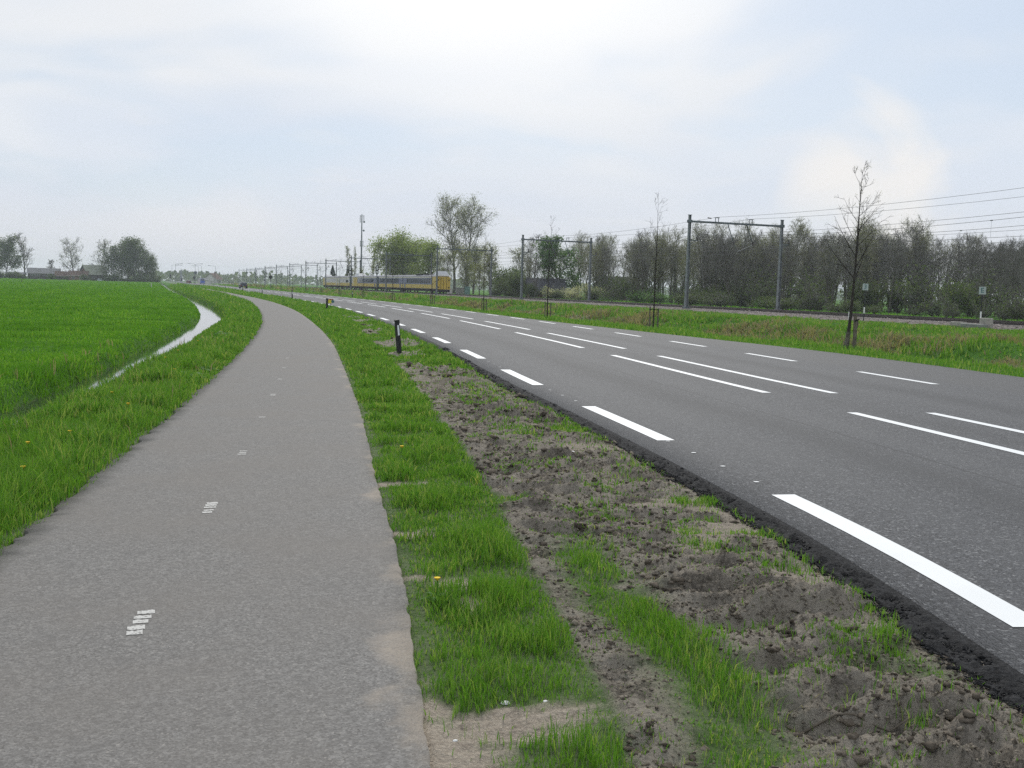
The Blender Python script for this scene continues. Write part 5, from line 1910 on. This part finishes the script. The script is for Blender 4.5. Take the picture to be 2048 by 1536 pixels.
dryp = sstep(.49, .60, fbm(X_ * .5, Y_ * .35, 4, 77)) * sstep(2.9, 4.4, dd) * sstep(11.5, 7, dd) * .64 + .03 * sstep(3, 6, dd)
isdry = rg.rand(len(X_)) < dryp
L_, W_ = sizes(X_, Y_, .09, .26, seed=8, nscale=.5)
L_ *= np.interp(dd, [0, 2.4, 3.5, 8, 12, 25], [.55, .6, 1.0, .9, .55, .45])
W_ *= 1.2
k = ~isdry
blades('roadside_grass', X_[k], Y_[k], L_[k], W_[k], M['grass'], 504, .6, 'rough green grass between carriageway and railway', spear=True)
k = isdry
blades('dry_reeds', X_[k], Y_[k], L_[k] * 1.5, W_[k], M['dry'], 505, 1.0, 'flattened straw-coloured reeds on the bank beside the carriageway', cat='reeds')
# dry stalks in the left bank and the mud
x, y = sample(3, 30, lambda y: DITCH(y) - 1.2, lambda y: PATH_L(y) - .1, 6)
k = x > -.22 * y - 2
blades('dry_stalks', x[k], y[k], rg.uniform(.15, .32, k.sum()), np.maximum(.004, .001 * y[k]), M['dry'], 506, .5, 'thin brown stalks standing in the grass by the ditch', cat='stalks')
x, y = sample(1.5, 22, lambda y: MUD_L(y), lambda y: ROAD_L(y) - .3, 70)
blades('straw_bits', x, y, rg.uniform(.02, .07, len(x)), np.maximum(.003, .0008 * y), M['dry'], 507, 2.2, 'short bits of straw lying on the churned soil', cat='straw')
# reeds beyond the tracks
x, y = sample(40, 260, lambda y: 60.8 + 0 * y, lambda y: 68 + 0 * y, 5)
blades('trackside_grass', x, y, rg.uniform(.2, .5, len(x)), rg.uniform(.06, .16, len(x)), M['meadow'], 508, .5, 'dull green grass between the far track and the wood')

# soil clods and crumbs
rc = RS(600)


def lumps(name, X, Y, R_, mat, seed, label, cat, flat=.6, zoff=0.0, octa=False):
    rng = RS(seed)
    ph = (1 + 5 ** .5) / 2
    ico = np.array([(-1, ph, 0), (1, ph, 0), (-1, -ph, 0), (1, -ph, 0), (0, -1, ph), (0, 1, ph), (0, -1, -ph), (0, 1, -ph), (ph, 0, -1), (ph, 0, 1), (-ph, 0, -1), (-ph, 0, 1)]) / math.sqrt(1 + ph * ph)
    tri = np.array([(0, 11, 5), (0, 5, 1), (0, 1, 7), (0, 7, 10), (0, 10, 11), (1, 5, 9), (5, 11, 4), (11, 10, 2), (10, 7, 6), (7, 1, 8), (3, 9, 4), (3, 4, 2), (3, 2, 6), (3, 6, 8), (3, 8, 9), (4, 9, 5), (2, 4, 11), (6, 2, 10), (8, 6, 7), (9, 8, 1)])
    if octa:
        ico = np.array([(1, 0, 0), (0, 1, 0), (-1, 0, 0), (0, -1, 0), (0, 0, 1), (0, 0, -1)], float)
        tri = np.array([(0, 1, 4), (1, 2, 4), (2, 3, 4), (3, 0, 4), (1, 0, 5), (2, 1, 5), (3, 2, 5), (0, 3, 5)])
    nv = len(ico)
    n = len(X)
    Z = hgt(X, Y) + zoff
    a = rng.uniform(0, 6.28, n)
    v = ico[None] * rng.uniform(.4, 1.5, (n, nv, 1)) * R_[:, None, None]
    v[:, :, 0] *= rng.uniform(.8, 1.6, (n, 1))
    v[:, :, 2] *= flat
    ca, sa = np.cos(a)[:, None], np.sin(a)[:, None]
    vx = v[:, :, 0] * ca - v[:, :, 1] * sa
    vy = v[:, :, 0] * sa + v[:, :, 1] * ca
    V = np.stack([vx + X[:, None], vy + Y[:, None], v[:, :, 2] + Z[:, None]], 2).reshape(-1, 3)
    T = (tri[None] + (np.arange(n) * nv)[:, None, None]).reshape(-1, 3)
    return tag(obj(name, mesh_np(name, V, None, T), mat), label, cat, None, 'stuff')


tt = NT('dark_soil')
cc = tt.coord()
kk = tt.mix(tt.rng(tt.noise(cc, 9, 4, .65), .35, .65), (0.065, 0.054, 0.042), (0.20, 0.168, 0.132))
M['clod'] = tt.pbr(kk, .95, .1, 0, tt.bump(tt.noise(cc, 90, 3, .7), .8, .02))
XA, YA, RA = [], [], []
for (a, b_, dn, r_) in ((1.2, 6, 600, .008), (6, 11, 260, .012), (11, 20, 90, .02), (20, 45, 18, .035)):
    x, y = sample(a, b_, lambda y: MUD_L(y), lambda y: ROAD_L(y) - .25, dn)
    cl = sstep(.44, .62, fbm(x * 1.6, y * 2.6, 3, 602))
    k = rc.rand(len(x)) < mud_mask(x, y) * cl * (1 - .9 * dry_tops(x, y))
    x, y = x[k], y[k]
    XA.append(x)
    YA.append(y)
    RA.append(np.minimum(r_ * rc.lognormal(0, .6, len(x)), r_ * 3.2))
lumps('soil_clods', np.concatenate(XA), np.concatenate(YA), np.concatenate(RA), M['clod'], 603, 'dark crumbling soil clods in the churned verge', 'soil')
# fine crumbs of dry soil
XA, YA, RA = [], [], []
for (a, b_, dn, r_) in ((1.2, 5, 2600, .0048), (5, 9, 1100, .0075), (9, 16, 320, .013)):
    x, y = sample(a, b_, lambda y: MUD_L(y), lambda y: ROAD_L(y) - .22, dn)
    k = rc.rand(len(x)) < mud_mask(x, y) * (1 - .8 * dry_tops(x, y)) * (.35 + .65 * sstep(.35, .6, fbm(x * 2.3, y * 3, 3, 606)))
    XA.append(x[k])
    YA.append(y[k])
    RA.append(r_ * rc.lognormal(0, .5, k.sum()))
tt = NT('dry_soil')
cc = tt.coord()
kk = tt.mix(tt.rng(tt.noise(cc, 40, 4, .7), .35, .65), (0.085, 0.07, 0.055), (0.30, 0.26, 0.205))
M['crumb'] = tt.pbr(kk, .95, .1)
lumps('soil_crumbs', np.concatenate(XA), np.concatenate(YA), np.concatenate(RA), M['crumb'], 607, 'fine pale crumbs of dry soil over the churned verge', 'soil', .75, octa=True)
x, y = sample(1.0, 9, lambda y: ROAD_L(y) - .31, lambda y: ROAD_L(y) - .01, 3600)
x2, y2 = sample(9, 26, lambda y: ROAD_L(y) - .31, lambda y: ROAD_L(y) - .01, 480)
x, y = np.concatenate([x, x2]), np.concatenate([y, y2])
lumps('rubble_stones', x, y, rc.lognormal(0, .4, len(x)) * np.maximum(.0062, .0011 * y), M['rubble'], 604, 'loose black asphalt crumbs along the carriageway edge', 'rubble', .6, .012, octa=True)
x, y = sample(42, 200, lambda y: 45.4 + 0 * y, lambda y: 49.4 + 0 * y, 9)
M['ballast'] = simple('ballast_stone', (.27, .235, .21), .9, .2, 0, .5, 4)
lumps('ballast_stones', x, y, rc.uniform(.05, .11, len(x)), M['ballast'], 605, 'loose pale ballast stones beside the near track', 'ballast', .7, octa=True)

# single small things in the verge
for (x, y, r_, lab) in ((1.31, 3.71, .016, 'white shell lying on the tyre-marked sand patch'), (3.93, 9.35, .035, 'white scrap lying on the dark soil clods'), (1.02, 3.42, .008, 'tiny white shell at the path side of the sand patch'), (1.46, 3.66, .008, 'tiny white shell at the grass end of the sand patch')):
    b = MB()
    P, F = [], []
    for i, (rr_, z) in enumerate(((.3, 0.0), (1, .15), (.85, .5), (.3, .75))):
        for a in np.linspace(0, 2 * math.pi, 9)[:-1]:
            P.append((x + r_ * rr_ * math.cos(a) * 1.3, y + r_ * rr_ * math.sin(a), gz(x, y) + r_ * z))
    for l in range(3):
        for i in range(8):
            F.append((l * 8 + i, l * 8 + (i + 1) % 8, l * 8 + 8 + (i + 1) % 8, l * 8 + 8 + i))
    F.append(tuple(range(24, 32)))
    tag(b.add(P, F).build('white_shell' if y < 5 else 'paper_scrap', M['pebble']), lab, 'shell' if y < 5 else 'litter')
rs_ = RS(610)
P = [(2.30 + .5 * t_, 3.25 - .33 * t_ + .02 * math.sin(4 * t_), gz(2.30 + .5 * t_, 3.25 - .33 * t_) + .012 + .02 * math.sin(3 * t_)) for t_ in np.linspace(0, .75, 8)]
tag(MB().tube(P, np.linspace(.007, .003, 8).tolist(), 6).build('dry_stick', M['stake']), 'thin dry stick lying on the churned soil', 'stick')


def rosette(name, label, cat, seed, n, L, W_, m_, flower=False):
    rng = RS(seed)
    t = thing(name, label, cat)
    for i in range(n):
        a = i * 2.4 + rng.uniform(-.3, .3)
        l = L * rng.uniform(.7, 1.15)
        el = rng.uniform(.25, .9)
        P, F = [], []
        for j, (s, w) in enumerate(((0, .25), (.3, .8), (.6, 1.0), (.85, .7), (1, .08))):
            r_, z = l * s * math.cos(el), l * (s * math.sin(el) - .55 * s * s) + .01
            for q in (-1, 1):
                P.append((r_ * math.cos(a) - q * math.sin(a) * w * W_, r_ * math.sin(a) + q * math.cos(a) * w * W_, max(z, .006) + .012 * w))
        for j in range(4):
            F.append((2 * j, 2 * j + 1, 2 * j + 3, 2 * j + 2))
        MB().add(P, F).build('leaf', m_, t)
    if flower:
        s_ = MB().tube([(0, 0, 0), (.01, 0, .06), (.012, .005, .115)], .0035, 5).build('stalk', M['dock'], t)
        b = MB()
        for i in range(14):
            a = i * 2 * math.pi / 14
            b.add([(.012, .005, .112), (.012 + 0.017 * math.cos(a - .18), .005 + 0.017 * math.sin(a - .18), .124), (.012 + 0.019 * math.cos(a + .18), .005 + 0.019 * math.sin(a + .18), .121)], [(0, 1, 2)])
        b.tube([(.012, .005, .108), (.012, .005, .122)], [.006, .016], 8)
        b.build('flower_head', M['petal'], s_)
    return t


dp = rosette('dandelion', 'dandelion with one yellow flower at the edge of the cycle path', 'flower', 620, 8, .085, .009, M['dock'], True)
dp.location = (1.37, 5.02, 0)
rd = RS(621)
for (x, y) in ((-.95, 8.6), (-1.05, 9.9), (-.75, 10.6), (-.3, 12.8), (-.5, 14.1), (.3, 17.5), (.5, 23), (1.0, 26), (.2, 20.5), (2.15, 9.2)):
    z = gz(x, y)
    copy_tree(dp, (x, y, z + .03), rd.uniform(0, 6), 1.0 + y * .02, 'dandelion with a yellow flower standing in the long grass', 'dandelions in the long grass')
dk = rosette('dock_plant', 'x', 'weed', 622, 9, .30, .05, M['dock'])
first = True
for k in range(26):
    y = rd.uniform(17, 33)
    x = float(PATH_L(y)) - rd.uniform(.25, 1.25)
    loc, rz, sc = (x, y, gz(x, y) + .04), rd.uniform(0, 6), rd.uniform(.8, 1.4)
    if first:
        dk.location, dk.rotation_euler, dk.scale = loc, (0, 0, rz), (sc,) * 3
        first = False
        o = dk
    else:
        o = copy_tree(dk, loc, rz, sc)
    o['label'] = 'broad-leaved dock weed on the bank left of the cycle path'
    o['group'] = 'dock weeds on the ditch bank'

# ------------------------------------------------------------------ haze
hb = MB().box(-3300, 3300, -2900, 3300, -2.5, 42).build('haze', None)
hm = bpy.data.materials.new('haze_air')
hm.use_nodes = True
hm.node_tree.nodes.clear()
ho = hm.node_tree.nodes.new('ShaderNodeOutputMaterial')
pv = hm.node_tree.nodes.new('ShaderNodeVolumePrincipled')
pv.inputs['Color'].default_value = (.86, .91, 1.0, 1)
pv.inputs['Density'].default_value = 0.00028
pv.inputs['Anisotropy'].default_value = 0.2
hm.node_tree.links.new(pv.outputs[0], ho.inputs['Volume'])
hb.data.materials.append(hm)
tag(hb, 'thin pale haze filling the air over the polder', None, None, 'stuff')
